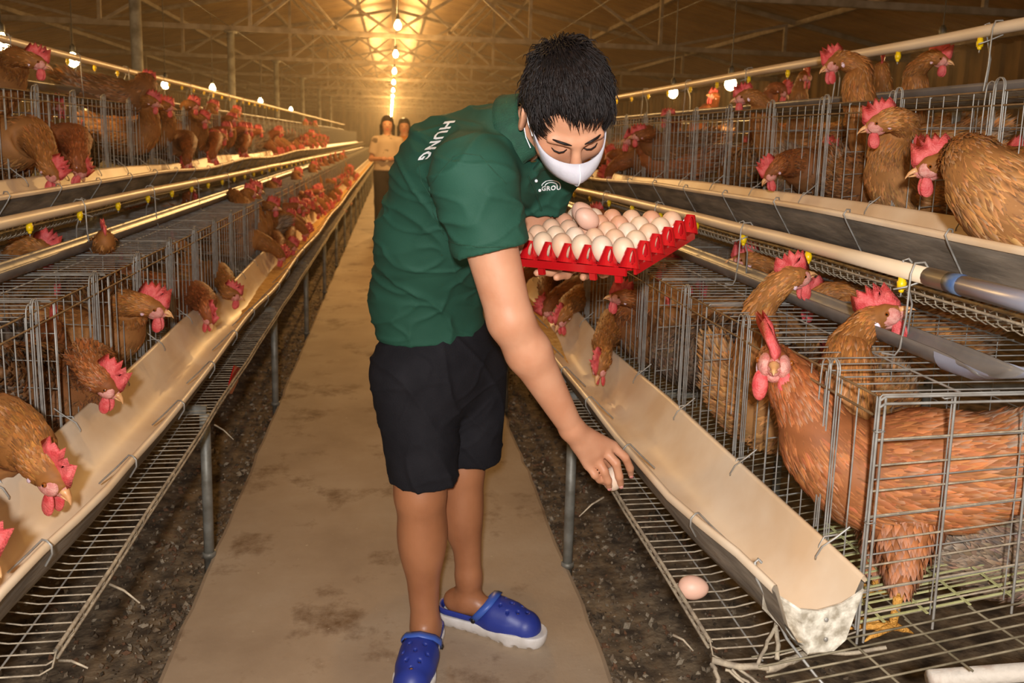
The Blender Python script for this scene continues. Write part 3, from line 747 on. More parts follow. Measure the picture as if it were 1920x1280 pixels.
for (a, b) in (((0, 0), (6, 0)), ((6, 0), (6, 5)), ((6, 5), (0, 5)), ((0, 5), (0, 0))):
    A_, B_ = T(*a, -.004), T(*b, -.004); o_ = TM @ V(((-.012 if a[0] == b[0] == 0 else .012 if a[0] == b[0] else 0), (-.012 if a[1] == b[1] == 0 else .012 if a[1] == b[1] else 0), 0))
    mb.bar(A_+o_, B_+o_, .006, .016)
for i in (.4, 1.6, 4.2, 5.4):
    mb.box(T(i, 0, -.02)+TM @ V((0, -.010, 0)), (.014, .008, .014), rot=TR); mb.box(T(i, 5, -.02)+TM @ V((0, .010, 0)), (.014, .008, .014), rot=TR)
build('tray_rim', mb, 'red_tray', tray)
# one pillar of the tray: a hollow four-legged cone with a flat cap
pil = MB(); N = 24; h = .040
def cr(z): return .0215-(.0215-.0100)*min(1, z/h)
lv = [0, .006, .012, .020, .028, .033, .036, h]
for q in range(4):
    a0 = q*PI/2
    for li in range(len(lv)-1):
        z0, z1 = lv[li], lv[li+1]
        def hw(z):
            if z <= .006 or z >= .034: return PI/4
            u = (z-.020)/.0145; return PI/4-max(0, 1-u*u)**.5*.36
        for k in range(6):
            f0, f1 = -1+2*k/6, -1+2*(k+1)/6
            qd = [(z0, f0), (z0, f1), (z1, f1), (z1, f0)]; vo = []; vi = []
            for z, f in qd:
                a = a0+f*hw(z); vo.append((cr(z)*math.cos(a), cr(z)*math.sin(a), z)); vi.append(((cr(z)-.0016)*math.cos(a), (cr(z)-.0016)*math.sin(a), z))
            pil.add(vo+vi, [(0, 1, 2, 3), (7, 6, 5, 4), (0, 3, 7, 4), (1, 5, 6, 2)])
pil.add([(.0100*math.cos(2*PI*k/12), .0100*math.sin(2*PI*k/12), h) for k in range(12)]+[(.0100*math.cos(2*PI*k/12), .0100*math.sin(2*PI*k/12), h-.002) for k in range(12)], [tuple(range(12)), tuple(reversed(range(12, 24)))])
pme = pil.mesh('pillar', ['red_tray'], False)
for i in range(7):
    for j in range(6):
        o = link('pillar', pme, tray, T(i, j, .0)); o.rotation_euler = TM.to_euler()
rowname = ['front', 'second', 'third', 'fourth', 'back']
colour_word = ['cream', 'light tan', 'brown', 'pale cream', 'pinkish tan']
rr = random.Random(5)
for j in range(5):
    for i in range(6):
        c = rr.choice([0, 1, 1, 2, 3, 4] if j else [0, 1, 0, 1, 0, 3]); o = link('egg', EM[c]); o.location = P1+T(i+.5, j+.5, .026); q = TM.to_quaternion() @ V((rr.uniform(-.12, .12), rr.uniform(-.12, .12), 1)).to_track_quat('Z', 'Y'); o.rotation_euler = q.to_euler()
        tag(o, '%s egg in the %s row of the red tray, %s from the right' % (colour_word[c], rowname[j], ORD[i]), 'egg', 'eggs in the red tray')
def egg_at(p, axis, c, lab):
    o = link('egg', EM[c]); o.location = p; o.rotation_euler = V(axis).to_track_quat('Z', 'Y').to_euler(); tag(o, lab, 'egg'); return o
egg_at(P1+T(3.1, 1.95, .068), (-.75, -.2, .55), 4, 'tan egg lying on top of the others, right one of the upper pair')
egg_at(P1+T(3.75, 2.6, .070), (-.5, .5, .6), 4, 'pinkish egg lying on top of the others, half hidden behind its neighbour')
egg_at(at(1300, 1101, 2, .514), (.9, -.25, .05), 4, 'single pinkish egg lying on the right wire egg rack')
EGGH = A(1150, 896, 1.715)
egg_at(EGGH, (.25, .1, 1), 3, 'pale egg gripped in the fingers of the reaching hand')
for i, (px, py) in enumerate(((668, 355), (657, 382), (647, 395))): egg_at(at(px, py, 2, .48), (1, 0, .1), 2, 'brown egg far down the left egg rack, %s from the back' % ORD[i])

# ================================================================== HENS
def catmull(P, R, n):
    out = []; rad = []; k = len(P)
    for i in range(k-1):
        p0, p1, p2, p3 = P[max(i-1, 0)], P[i], P[i+1], P[min(i+2, k-1)]; m = n
        for j in range(m):
            t = j/m; t2, t3 = t*t, t*t*t
            out.append(.5*((2*p1)+(-p0+p2)*t+(2*p0-5*p1+4*p2-p3)*t2+(-p0+3*p1-3*p2+p3)*t3)); rad.append(tuple(R[i][a]*(1-t*t*(3-2*t))+R[i+1][a]*t*t*(3-2*t) for a in (0, 1)))
    out.append(P[-1]); rad.append(R[-1]); return out, rad
TONES = {'ginger': ((.50, .23, .075), (.42, .165, .04), (.16, .07, .025)), 'dark': ((.30, .13, .045), (.34, .11, .03), (.05, .03, .02)), 'buff': ((.56, .28, .10), (.52, .22, .06), (.22, .11, .05)), 'red': ((.44, .16, .055), (.40, .12, .035), (.22, .075, .025)), 'grey': ((.30, .20, .13), (.40, .17, .05), (.10, .08, .07))}
def thigh_mesh(top, bot, base, dark, rg, S):
    nf = 420; C = [top.lerp(bot, k/6) for k in range(7)]; RR = [.052, .056, .052, .043, .032, .021, .011]; NS = 14; ax = (bot-top).normalized(); r1 = ax.orthogonal().normalized(); r2 = ax.cross(r1)
    R = np.zeros((7, NS, 3))
    for i in range(7):
        for j in range(NS): a = 2*PI*j/NS; R[i, j] = C[i]+r1*(math.cos(a)*RR[i]*S)+r2*(math.sin(a)*RR[i]*S)
    vs = R.reshape(-1, 3).tolist(); fs = [(i*NS+j, i*NS+(j+1) % NS, (i+1)*NS+(j+1) % NS, (i+1)*NS+j) for i in range(6) for j in range(NS)]+[tuple(reversed(range(NS))), tuple(6*NS+j for j in range(NS))]
    cs = [list(base*.75)]*len(vs); A_ = np.array(ax)
    for k in range(nf):
        i = rg.integers(0, 6); j = rg.integers(0, NS); u, v = rg.random(2); p = (R[i, j]*(1-u)+R[i, (j+1) % NS]*u)*(1-v)+(R[i+1, j]*(1-u)+R[i+1, (j+1) % NS]*u)*v
        N_ = p-np.array(C[i].lerp(C[i+1], v)); N_ /= np.linalg.norm(N_)+1e-9; S_ = np.cross(A_, N_); T_ = A_+S_*rg.normal(0, .15); ln = .026*S; wd = .0045*S; n = len(vs); b0 = p+N_*.001
        vs += [b0.tolist(), (b0+T_*ln*.45+S_*wd+N_*.0015).tolist(), (b0+T_*ln*.45-S_*wd+N_*.0015).tolist(), (b0+T_*ln*.5+N_*.004).tolist(), (b0+T_*ln+N_*.003).tolist()]
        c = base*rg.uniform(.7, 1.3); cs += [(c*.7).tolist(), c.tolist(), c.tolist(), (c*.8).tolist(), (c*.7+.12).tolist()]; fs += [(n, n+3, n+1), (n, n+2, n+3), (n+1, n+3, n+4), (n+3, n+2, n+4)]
    mb = MB(); mb.v = [tuple(v) for v in vs]; mb.f = fs; mb.m = [0]*len(fs); mb.c = [(*[min(1, x) for x in c], 1) for c in cs]; return mb.mesh('thigh', ['feather'], True, True)
def hen(head, look, body, bdir, label, tone='ginger', up=None, scale=1., nf=1500, legs=False, root=None, group=None, rumple=.5, combflop=0., hs=1., wide=0., low=False, skip_head=False):
    rg = np.random.default_rng(abs(hash((round(head.x, 3), round(head.y, 3), round(body.x, 3)))) % 99991)
    look = look.normalized(); up = V((0, 0, 1)) if up is None else up
    if abs(look.dot(up)) > .95: up = -V(bdir)
    lat = look.cross(up).normalized(); hup = lat.cross(look).normalized(); S = scale
    b = V(bdir).normalized(); Z = V((0, 0, 1))
    t = thing('hen', label, 'hen', V((body.x, body.y, body.z-.14*S)) if root is None else root, group=group); O = V(t.location)
    hb = head-look*.028*S+hup*.0*S
    chest = body+b*.115*S-Z*.005*S; nb = body+b*.135*S+Z*.055*S
    tohead = (hb-nb); L = tohead.length
    n1 = nb.lerp(hb, .35)+Z*.10*L+b*.06*L
    n2 = nb.lerp(hb, .72)-look*L*.10+Z*(.08 if look.z > -.4 else .12)*L
    if tohead.z < .0: nb = nb-Z*.03*S; n1 = nb.lerp(hb, .36)+b*.05*L+Z*.02*L; n2 = nb.lerp(hb, .74)+Z*.04*L+b*.05*L
    P = [body-b*.235*S+Z*.085*S, body-b*.19*S+Z*.065*S, body-b*.12*S+Z*.02*S, body-b*.02*S, body+b*.07*S-Z*.005*S, nb.lerp(chest, .35), n1.lerp(nb, .35), n1.lerp(n2, .45), n2, hb, head+look*.004*S, head+look*.028*S]
    fat = .032 if L < .3 else .029
    R = [(.004, .006), (.034, .034), (.075, .068), (.098, .088), (.094, .082), (.070, .066), (.048, .047), (fat+.008, fat+.008), (fat, fat), (.0255, .0265), (.0215, .0235), (.009, .0105)]
    R = [(a*S, c*S) for a, c in R]
    C, RD = catmull(P, R, 5); n = len(C); NS = 16
    rings = np.zeros((n, NS, 3)); ref = b.cross(Z).normalized(); Tn = []
    for i in range(n):
        tt = (C[min(i+1, n-1)]-C[max(i-1, 0)]).normalized(); Tn.append(tt); ref = (ref-tt*ref.dot(tt)).normalized(); u2 = ref.cross(tt)
        for j in range(NS):
            a = 2*PI*j/NS; wob = 1+.03*math.sin(i*1.3+j*2.1); rings[i, j] = C[i]+ref*(math.cos(a)*RD[i][0]*wob)+u2*(math.sin(a)*RD[i][1]*wob)
    rings -= np.array(O)
    base, neck, dark = (np.array(x) for x in TONES[tone]); vs = rings.reshape(-1, 3); tpos = np.repeat(np.arange(n)/(n-1), NS)
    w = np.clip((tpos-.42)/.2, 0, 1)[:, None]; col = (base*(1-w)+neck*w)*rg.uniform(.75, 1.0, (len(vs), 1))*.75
    fs = [(i*NS+j, i*NS+(j+1) % NS, (i+1)*NS+(j+1) % NS, (i+1)*NS+j) for i in range(n-1) for j in range(NS)]+[tuple(reversed(range(NS))), tuple((n-1)*NS+j for j in range(NS))]
    # feathers
    last = n-(7 if not skip_head else 2); cir = np.array([max(RD[i]) for i in range(1, last)]); cir = (cir+.012*S)*np.where(np.arange(1, last)/(n-1) < .45, 1.25, 1.); cir = cir/cir.sum(); fi = rg.choice(np.arange(1, last), nf, p=cir); fj = rg.uniform(0, NS, nf); ft = rg.uniform(0, 1, nf)
    j0 = fj.astype(int) % NS; j1 = (j0+1) % NS; u = (fj-np.floor(fj))[:, None]; p = rings[fi, j0]*(1-u)+rings[fi, j1]*u; q = rings[fi+1, j0]*(1-u)+rings[fi+1, j1]*u; p = p*(1-ft[:, None])+q*ft[:, None]
    cc = np.array([list(c_) for c_ in C])-np.array(O); N_ = p-(cc[fi]*(1-ft[:, None])+cc[fi+1]*ft[:, None]); N_ /= np.linalg.norm(N_, axis=1)[:, None]+1e-9
    Ta = -np.array([list(x) for x in Tn])[fi]; Ta = Ta-N_*(Ta*N_).sum(1)[:, None]; Ta /= np.linalg.norm(Ta, axis=1)[:, None]+1e-9; Sd = np.cross(Ta, N_)
    Ta = Ta+Sd*rg.normal(0, .22*rumple+.04, (nf, 1))+N_*0; Ta /= np.linalg.norm(Ta, axis=1)[:, None]; Sd = np.cross(Ta, N_)
    tp = fi/(n-1); Ln = np.where(tp < .12, .055, np.where(tp < .45, .040, np.where(tp < .75, .030, .017)))*S*rg.uniform(.75, 1.25, nf); Wd = np.where(tp < .45, .0058, np.where(tp < .75, .0034, .0026))*S*rg.uniform(.8, 1.2, nf)
    lift = (rg.uniform(.03, .16, nf)+rumple*rg.uniform(0, .12, nf)+np.where(tp < .1, -.02, 0))*Ln; Ln = Ln[:, None]; Wd = Wd[:, None]; lift = lift[:, None]; e = .0008*S
    base_ = p+N_*e*1.0; fl = base_+Ta*Ln*.45+Sd*Wd+N_*lift*.3; fr = base_+Ta*Ln*.45-Sd*Wd+N_*lift*.3; fc = base_+Ta*Ln*.5+N_*(lift*.6+Wd*.5); tip = base_+Ta*Ln+N_*lift
    F = np.stack([base_, fl, fr, fc, tip], 1).reshape(-1, 3); n0 = len(vs)
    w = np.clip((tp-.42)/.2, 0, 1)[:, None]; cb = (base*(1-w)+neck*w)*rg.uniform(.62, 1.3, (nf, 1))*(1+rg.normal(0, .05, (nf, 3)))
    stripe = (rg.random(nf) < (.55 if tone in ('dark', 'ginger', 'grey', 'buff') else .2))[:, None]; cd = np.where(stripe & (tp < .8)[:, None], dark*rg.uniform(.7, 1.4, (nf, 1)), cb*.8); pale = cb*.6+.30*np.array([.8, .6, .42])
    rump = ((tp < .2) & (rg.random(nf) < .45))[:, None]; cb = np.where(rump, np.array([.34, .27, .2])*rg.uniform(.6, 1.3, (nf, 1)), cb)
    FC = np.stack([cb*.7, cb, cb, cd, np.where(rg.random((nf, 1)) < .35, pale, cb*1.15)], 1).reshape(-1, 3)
    fb = n0+5*np.arange(nf)[:, None]; FF = np.concatenate([fb+np.array([0, 3, 1]), fb+np.array([0, 2, 3]), fb+np.array([1, 3, 4]), fb+np.array([3, 2, 4])])
    allv = np.concatenate([vs, F]); allc = np.clip(np.concatenate([col, FC]), 0, 1)
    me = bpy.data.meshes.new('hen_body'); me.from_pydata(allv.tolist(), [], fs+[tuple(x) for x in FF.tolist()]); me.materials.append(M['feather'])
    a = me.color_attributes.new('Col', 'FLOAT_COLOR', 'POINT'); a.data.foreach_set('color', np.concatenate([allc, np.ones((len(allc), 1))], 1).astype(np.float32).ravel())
    me.polygons.foreach_set('use_smooth', [True]*len(me.polygons)); me.update(); link('hen_body', me, t)
    if skip_head: return t
    H = head-O; lk, lt, hu = look*S*hs, lat*S*hs, hup*S*hs
    def W(f, l, u_): return H+lk*f+lt*l+hu*u_
    # bare face
    mb = MB()
    for sg in (-1, 1): mb.ell(W(.007, sg*.0110, -.003), [lk*.0215, lt*.0105, hu*.0165], 12, 8)
    mb.ell(W(.022, 0, -.003), [lk*.013, lt*.0095, hu*.013], 10, 6); mb.ell(W(.004, 0, -.016), [lk*.018, lt*.012, hu*.010], 10, 6)
    build('face', mb, 'face', t, True)
    # comb
    mb = MB(); ch = rg.uniform(1., 1.3); teeth = 5; prof = [(.031, .004), (.034, .014)]
    for k in range(teeth):
        f = .028-k*.0155; hgt = (.022+.014*math.sin(PI*(k+1)/(teeth+1)))*ch; prof += [(f-.003, hgt+.022), (f-.0085, hgt+.009)]
    prof += [(-.046, .030), (-.043, .018), (-.030, .018), (-.012, .020), (.012, .014)]
    nP = len(prof); cen = (-.006, .019); fl_ = combflop if combflop else rg.uniform(-.25, .25)
    def CP(f, u_, off): return W(f, off+fl_*max(0, u_-.018)*1.0+.003*math.sin(f*190)*max(0, u_-.015)/.03, u_)
    rim = [CP(f, u_, 0) for f, u_ in prof]; ins = [(cen[0]+(f-cen[0])*.62, cen[1]+(u_-cen[1])*.62+.003) for f, u_ in prof]
    a_ = [CP(f, u_, .0045+wide*.003) for f, u_ in ins]; b_ = [CP(f, u_, -.0045-wide*.003) for f, u_ in ins]
    fs2 = []
    for k in range(nP):
        k2 = (k+1) % nP; fs2 += [(k, k2, nP+k2, nP+k), (k2, k, 2*nP+k, 2*nP+k2)]
    ca, cb2 = 3*nP, 3*nP+1
    for k in range(nP):
        k2 = (k+1) % nP; fs2 += [(nP+k, nP+k2, ca), (2*nP+k2, 2*nP+k, cb2)]
    mb.add(rim+a_+b_+[CP(cen[0], cen[1]+.006, .004), CP(cen[0], cen[1]+.006, -.004)], fs2); build('comb', mb, 'comb', t, True)
    # wattles hang by gravity
    dn = (V((0, 0, -1))*.8-hup*.4).normalized()*S; fw = (look-dn.normalized()*look.dot(dn.normalized()))
    fw = fw.normalized()*S if fw.length > .15 else b*S; la = fw.cross(dn).normalized()*S
    for sg in (-1, 1):
        mb = MB(); c0 = W(.016, sg*.007, -.016)+dn*.016+la*0
        mb.ell(c0+lt*sg*(.002+wide*.007), [fw*(.0115-wide*.004)*hs, la*(.0045+wide*.006)*hs, dn*.021*hs], 12, 8, fn=lambda q: V((q.x*(1+.25*q.z), q.y, q.z))); build('wattle', mb, 'comb', t, True)
    # beak
    mb = MB(); rr_ = []
    for f, r1, r2, dz in ((.026, .0085, .0085, -.001), (.034, .0065, .0065, -.001), (.042, .004, .0045, -.003), (.049, .0015, .002, -.008), (.0505, .0004, .0004, -.010)): rr_.append([W(f, r1*math.cos(a), dz+r2*max(math.sin(a), -.35)) for a in [2*PI*k/10 for k in range(10)]])
    mb.loft(rr_); rr_ = []
    for f, r1, r2 in ((.026, .007, .005), (.036, .005, .0035), (.044, .002, .0015)): rr_.append([W(f, r1*math.cos(a), -.0065+r2*min(math.sin(a), .2)) for a in [2*PI*k/10 for k in range(10)]])
    mb.loft(rr_); build('beak', mb, 'beak', t, True)
    if low: return t
    for sg in (-1, 1):
        mb = MB(); mb.ell(W(-.016, sg*.0205, -.010), [lk*.006, lt*.003, hu*.0095], 10, 6); build('earlobe', mb, 'lobe', t, True)
        mb = MB(); c = W(.009, sg*.0212, .003); mb.ell(c, [lk*.0042, lt*.003, hu*.004], 12, 8); o = build('eye', mb, 'eye_h', t, True)
        mb = MB(); mb.ell(c+lt*sg*.0016, [lk*.0024, lt*.0019, hu*.0024], 10, 6); build('pupil', mb, 'pupil', o, True)
    if legs:
        for k, (hx, fx) in enumerate(legs):
            hx = hx-O; fx = fx-O; mb = MB(); kn = hx.lerp(fx, .5); mb.tube([hx, kn, fx+V((0, 0, .012))], [.011, .0075, .0075], 10, cap=True)
            mb.ell(kn+V((0, 0, .03)), [(.0095, 0, 0), (0, .0095, 0), (0, 0, .014)], 8, 6); build('shank', mb, 'leg_y', t, True)
            mb = MB(); f0 = V((b.x, b.y, 0)).normalized(); s0 = f0.cross(Z)
            for an, ln in ((0, .062), (.55, .052), (-.55, .052), (PI-.2, .028)):
                d_ = f0*math.cos(an)+s0*math.sin(an); q_ = [fx+V((0, 0, .012)), fx+d_*ln*.35+V((0, 0, .010)), fx+d_*ln*.7+V((0, 0, .006)), fx+d_*ln+V((0, 0, .004)), fx+d_*(ln+.013)-V((0, 0, .003))]
                mb.tube(q_, [.0075, .0068, .0058, .0042, .001], 8, cap=True)
            build('foot', mb, 'leg_y', t, True)
        for (hx, fx) in legs:
            link('thigh', thigh_mesh(hx.lerp(body-Z*.03, .85)-O, hx-O+V((0, 0, -.008)), base*1.05, dark, rg, S), t)
    return t
def lookv(p, q):
    r, u_, tc = view_basis(p); return r*q[0]+u_*q[1]+tc*q[2]
HERO = [
 # px, py, X of the head | look: right, up, toward camera | body px, py, X | direction of the body | tone, label
 ('RU', (1748, 312, 1.17), (-1, -.35, .25), (2030, 400, 1.27), (-.75, .6, 0), 'ginger', 'large ginger hen thrust out of the upper right cage, nearest at the right edge', dict(scale=1.18, rumple=.7)),
 ('RU', (1648, 232, 1.22), (-1, -.35, .2), (1705, 350, 1.50), None, 'buff', 'hen with a tall pink comb pushing its head through the upper right wires', dict(scale=1.1)),
 ('RU', (1562, 120, 1.42), (-.8, -.4, .55), (1650, 290, 1.56), None, 'ginger', 'hen stretching its neck above the upper right cage across the drip channel', dict(scale=1.12)),
 ('RU', (1445, 325, 1.24), (-.6, -.75, .3), (1545, 320, 1.50), None, 'dark', 'hen with black-streaked back pecking low out of the upper right cage', {}),
 ('RU', (1392, 183, 1.42), (-1, -.25, .3), (1440, 285, 1.55), None, 'ginger', 'hen looking left over the top wires of the upper right cage, broad red comb', dict(scale=1.1)),
 ('RU', (1196, 254, 1.26), (-.9, -.15, .1), (1245, 280, 1.47), None, 'dark', 'dark brown hen with bright red comb right of the man in the upper cage', dict(scale=1.1)),
 ('RU', (1762, 112, 1.80), (.9, -.2, .3), (1700, 190, 1.9), None, 'ginger', 'hen facing right in the back cages above the upper right channel', {}),
 ('RU', (1655, 128, 1.85), (.1, .1, -1), (1650, 190, 1.9), None, 'ginger', 'hen seen from behind in the back cages above the upper right channel', {}),
 ('RU', (1512, 145, 1.92), (.4, -.1, .9), (1500, 200, 2.0), None, 'ginger', 'hen facing the camera in the back cages beside a yellow nipple', {}),
 ('RU', (1470, 172, 1.95), (.5, -.6, .4), (1435, 200, 2.05), None, 'red', 'reddish hen bending down in the back cages behind the upper right channel', {}),
 ('RU', (1335, 180, 1.95), (-.6, .2, .6), (1315, 215, 2.05), None, 'red', 'reddish hen in the back cages under the upper pipe, nearest the man', {}),
 ('RU', (1250, 222, 1.5), (-1, 0, 0), (1275, 275, 1.65), None, 'dark', 'hen of which only the comb shows over the upper right cage', {}),
 ('RL', (1452, 680, .735), (0, -.12, 1), (1700, 880, .965), (-.95, .28, .02), 'red', 'big reddish hen looking straight at the camera from the nearest lower right cage', dict(scale=1.22, legs=1, combflop=.5, nf=7500, rumple=.35, hs=1.2, wide=1.)),
 ('RL', (1660, 592, 1.0), (.9, .5, .25), (1600, 800, .98), (-.3, -.3, 0), 'ginger', 'hen stretching up to drink from the yellow nipple above the nearest cage', dict(scale=1.15, nf=4500)),
 ('RL', (1492, 520, .95), (.9, .35, -.5), (1408, 750, 1.0), None, 'buff', 'hen with jagged comb drinking at the second yellow nipple, lower right', dict(scale=1.15, nf=4500)),
 ('RL', (1520, 560, 1.12), (-.9, -.5, .35), (1640, 610, 1.28), None, 'ginger', 'hen dipping its beak into the grey drip channel from behind', dict(scale=1.1)),
 ('RL', (1392, 488, 1.09), (-1, -.05, .25), (1470, 540, 1.24), None, 'ginger', 'hen facing left above the drip channel with a white earlobe', dict(scale=1.1)),
 ('RL', (1250, 500, .97), (-.9, .2, .35), (1300, 610, 1.0), None, 'ginger', 'hen with raised beak just below the right corner of the egg tray', dict(scale=1.1)),
 ('RL', (1160, 557, .735), (-1, 0, .4), (1225, 650, .97), None, 'dark', 'dark hen with its head out of the lower right cage below the tray', dict(scale=1.05)),
 ('RL', (1125, 688, .665), (-.25, -.9, .35), (1180, 640, .95), None, 'ginger', 'hen pecking into the right trough beside the man\'s forearm', dict(scale=1.1)),
 ('RL', (1052, 598, .645), (-.45, -.85, .3), (1125, 585, .95), None, 'ginger', 'hen pecking into the right trough behind the man\'s forearm', dict(scale=1.1)),
 ('RL', (1022, 570, .665), (-.1, -1, .2), (1060, 550, .95), None, 'dark', 'dark brown hen bowed into the right trough under the tray', dict(scale=1.1)),
 ('RL', (1105, 512, .85), (-1, -.1, 0), (1150, 600, 1.0), None, 'buff', 'hen with its wattles showing right under the tray bottom', dict(scale=1.1)),
 ('RL', (2250, 1000, 1.5), (1, 0, 0), (1900, 1030, 1.22), (.9, -.1, 0), 'grey', 'grey-rumped hen lying low at the back of the nearest lower right cage', dict(nf=4500, rumple=1.2)),
 ('LU', (70, 117, -1.27), (.9, -.28, .3), (-30, 175, -1.6), None, 'ginger', 'hen looking over the upper left cage wires at the left edge', dict(scale=1.12, free=1)),
 ('LU', (280, 152, -1.32), (.8, -.2, .5), (205, 178, -1.47), None, 'dark', 'hen stretched over the top of the upper left cage under the pipe', dict(scale=1.12, free=1)),
 ('LU', (98, 325, -1.19), (.5, -.85, .3), (25, 265, -1.4), None, 'ginger', 'hen pecking into the upper left trough at the left edge', dict(scale=1.15)),
 ('LU', (150, 318, -1.2), (.3, -.9, -.2), (100, 270, -1.42), None, 'red', 'dark red hen bowed into the upper left trough behind the first', dict(scale=1.12)),
 ('LU', (112, 200, -1.48), (.5, -.1, .9), (80, 260, -1.55), None, 'ginger', 'hen peering out between the upper left wires with a pale face', {}),
 ('LU', (288, 192, -1.26), (.95, -.35, .1), (245, 255, -1.48), None, 'ginger', 'hen pushing out of the upper left cage with lowered beak', dict(scale=1.1)),
 ('LU', (314, 200, -1.28), (.9, -.2, -.1), (285, 250, -1.5), None, 'ginger', 'hen with tall comb behind the second head at the upper left', dict(scale=1.1)),
 ('LU', (364, 198, -1.3), (.85, -.25, .2), (335, 250, -1.5), None, 'ginger', 'hen leaning out of the upper left cage, head above its neighbour', dict(scale=1.1)),
 ('LU', (382, 224, -1.25), (.9, -.4, .3), (350, 262, -1.48), None, 'ginger', 'hen with lowered head below its neighbour in the upper left row', dict(scale=1.1)),
 ('LU', (436, 224, -1.26), (.9, -.1, .3), (405, 262, -1.48), None, 'ginger', 'single hen head out of the upper left cage beyond the pair', dict(scale=1.1)),
 ('LU', (352, 306, -1.2), (.1, -1, 0), (330, 268, -1.42), None, 'dark', 'dark hen bowed deep into the upper left trough, nearest of three', dict(scale=1.1)),
 ('LU', (400, 296, -1.2), (.1, -1, 0), (385, 262, -1.42), None, 'red', 'reddish hen bowed into the upper left trough, middle of three', dict(scale=1.1)),
 ('LU', (458, 286, -1.2), (.1, -1, .2), (440, 262, -1.42), None, 'dark', 'dark hen bowed into the upper left trough, farthest of three', dict(scale=1.1)),
 ('LL', (98, 893, -.645), (.5, -.8, .35), (0, 820, -.80), None, 'ginger', 'large ginger hen pecking in the left trough at the left edge', dict(scale=1.3, nf=9000, rumple=.3)),
 ('LL', (-50, 1030, -.62), (.6, -.7, .2), (-140, 960, -.80), None, 'ginger', 'hen cut by the left edge, only its comb over the trough', dict(scale=1.15)),
 ('LL', (200, 722, -.67), (.6, -.65, .2), (110, 735, -.93), None, 'dark', 'dark streaked hen with lifted rump leaning into the left trough', dict(scale=1.15, rumple=1.2, nf=9000)),
 ('LL', (288, 578, -.70), (.9, -.35, .25), (150, 630, -.98), None, 'ginger', 'golden-necked hen with tall comb over the left trough', dict(scale=1.25, nf=9000, rumple=.3)),
 ('LL', (392, 592, -.665), (.25, -1, .2), (330, 545, -.92), None, 'red', 'reddish hen with its comb upside down in the left trough', dict(scale=1.12)),
 ('LL', (438, 552, -.69), (.9, -.4, .2), (370, 540, -.95), None, 'ginger', 'ginger hen with jagged comb behind the pecking one, lower left', dict(scale=1.12)),
 ('LL', (85, 470, -1.1), (.85, -.45, .3), (0, 480, -1.28), None, 'ginger', 'hen with white earlobe leaning over the left drip channel', dict(scale=1.12)),
 ('LL', (195, 446, -.93), (-.1, .3, -1), (178, 560, -1.0), (-.3, .9, 0), 'ginger', 'hen with its back to the camera standing up through the lower left cage top', dict(scale=1.15)),
 ('LL', (448, 378, -.92), (.85, -.6, .2), (395, 430, -.98), None, 'ginger', 'ginger hen bending over the top wires of the lower left cage', dict(scale=1.12)),
 ('LL', (518, 348, -.88), (.9, -.3, .3), (480, 400, -.98), None, 'ginger', 'hen with big comb above the lower left cage, farther back', dict(scale=1.12)),
 ('LL', (513, 388, -.72), (.9, -.2, .3), (478, 440, -.95), None, 'ginger', 'hen head out in front of the lower left wires beneath another', dict(scale=1.12)),
 ('LL', (362, 378, -1.08), (.3, -.8, .4), (325, 385, -1.28), None, 'red', 'reddish hen behind the left drip channel under the pipe', dict(scale=1.12)),
 ('LL', (528, 478, -.66), (.5, -.85, .2), (485, 440, -.92), None, 'dark', 'dark hen pecking in the lower left trough, farther down', dict(scale=1.1)),
 ('LL', (548, 462, -.66), (.9, -.5, .2), (515, 440, -.92), None, 'ginger', 'hen beside the dark pecking one in the lower left trough', dict(scale=1.1)),
 ('LL', (598, 398, -.66), (.6, -.8, .2), (560, 390, -.92), None, 'dark', 'dark hen pecking with head low near the middle of the left trough', dict(scale=1.1)),
 ('LL', (578, 372, -.70), (.7, -.2, .5), (548, 395, -.92), None, 'red', 'reddish hen with raised head near the middle of the left trough', dict(scale=1.1)),
]
for key, hp, lk_, bp_, bd, tone, lab, kw in HERO:
    s = ROWS[key][0]; H_ = AX(*hp); B_ = AX(*bp_)
    if key in ('RL',) and bp_[2] > .9: pass
    kw = dict(kw)
    zf = {'L': .53, 'U': 1.067}[key[1]] if abs(bp_[2]) < 1.75 else 1.067
    free = kw.pop('free', False)
    if bd is None:
        # keep the body in the cage height where it stands in the cage
        B_.z = max(B_.z, zf+.14) if free else min(max(B_.z, zf+.14), zf+.31); B_.y = H_.y*.35+B_.y*.65
        hd = V((H_.x-B_.x, H_.y-B_.y, 0)); mind = .26*kw.get('scale', 1)
        if hd.length < mind and not free: B_ = B_-V((-s, 0, 0)).lerp(hd.normalized(), .4)*(mind-hd.length); hd = V((H_.x-B_.x, H_.y-B_.y, 0))
        bd_ = V((-s, 0, .0))*.7+hd.normalized()*.6
    else: bd_ = V(bd)
    if 'nf' not in kw: kw['nf'] = 6500 if H_.y < 2.3 else 3600 if H_.y < 2.8 else 2200 if H_.y < 3.8 else 1300
    if kw.get('legs'):
        kw['legs'] = [(A(1690, 1085, 1.25), A(1672, 1185, 1.24)), (A(1645, 1050, 1.38), A(1640, 1115, 1.38))]
    hen(H_, lookv(H_, lk_), B_, bd_, lab, tone, **kw)
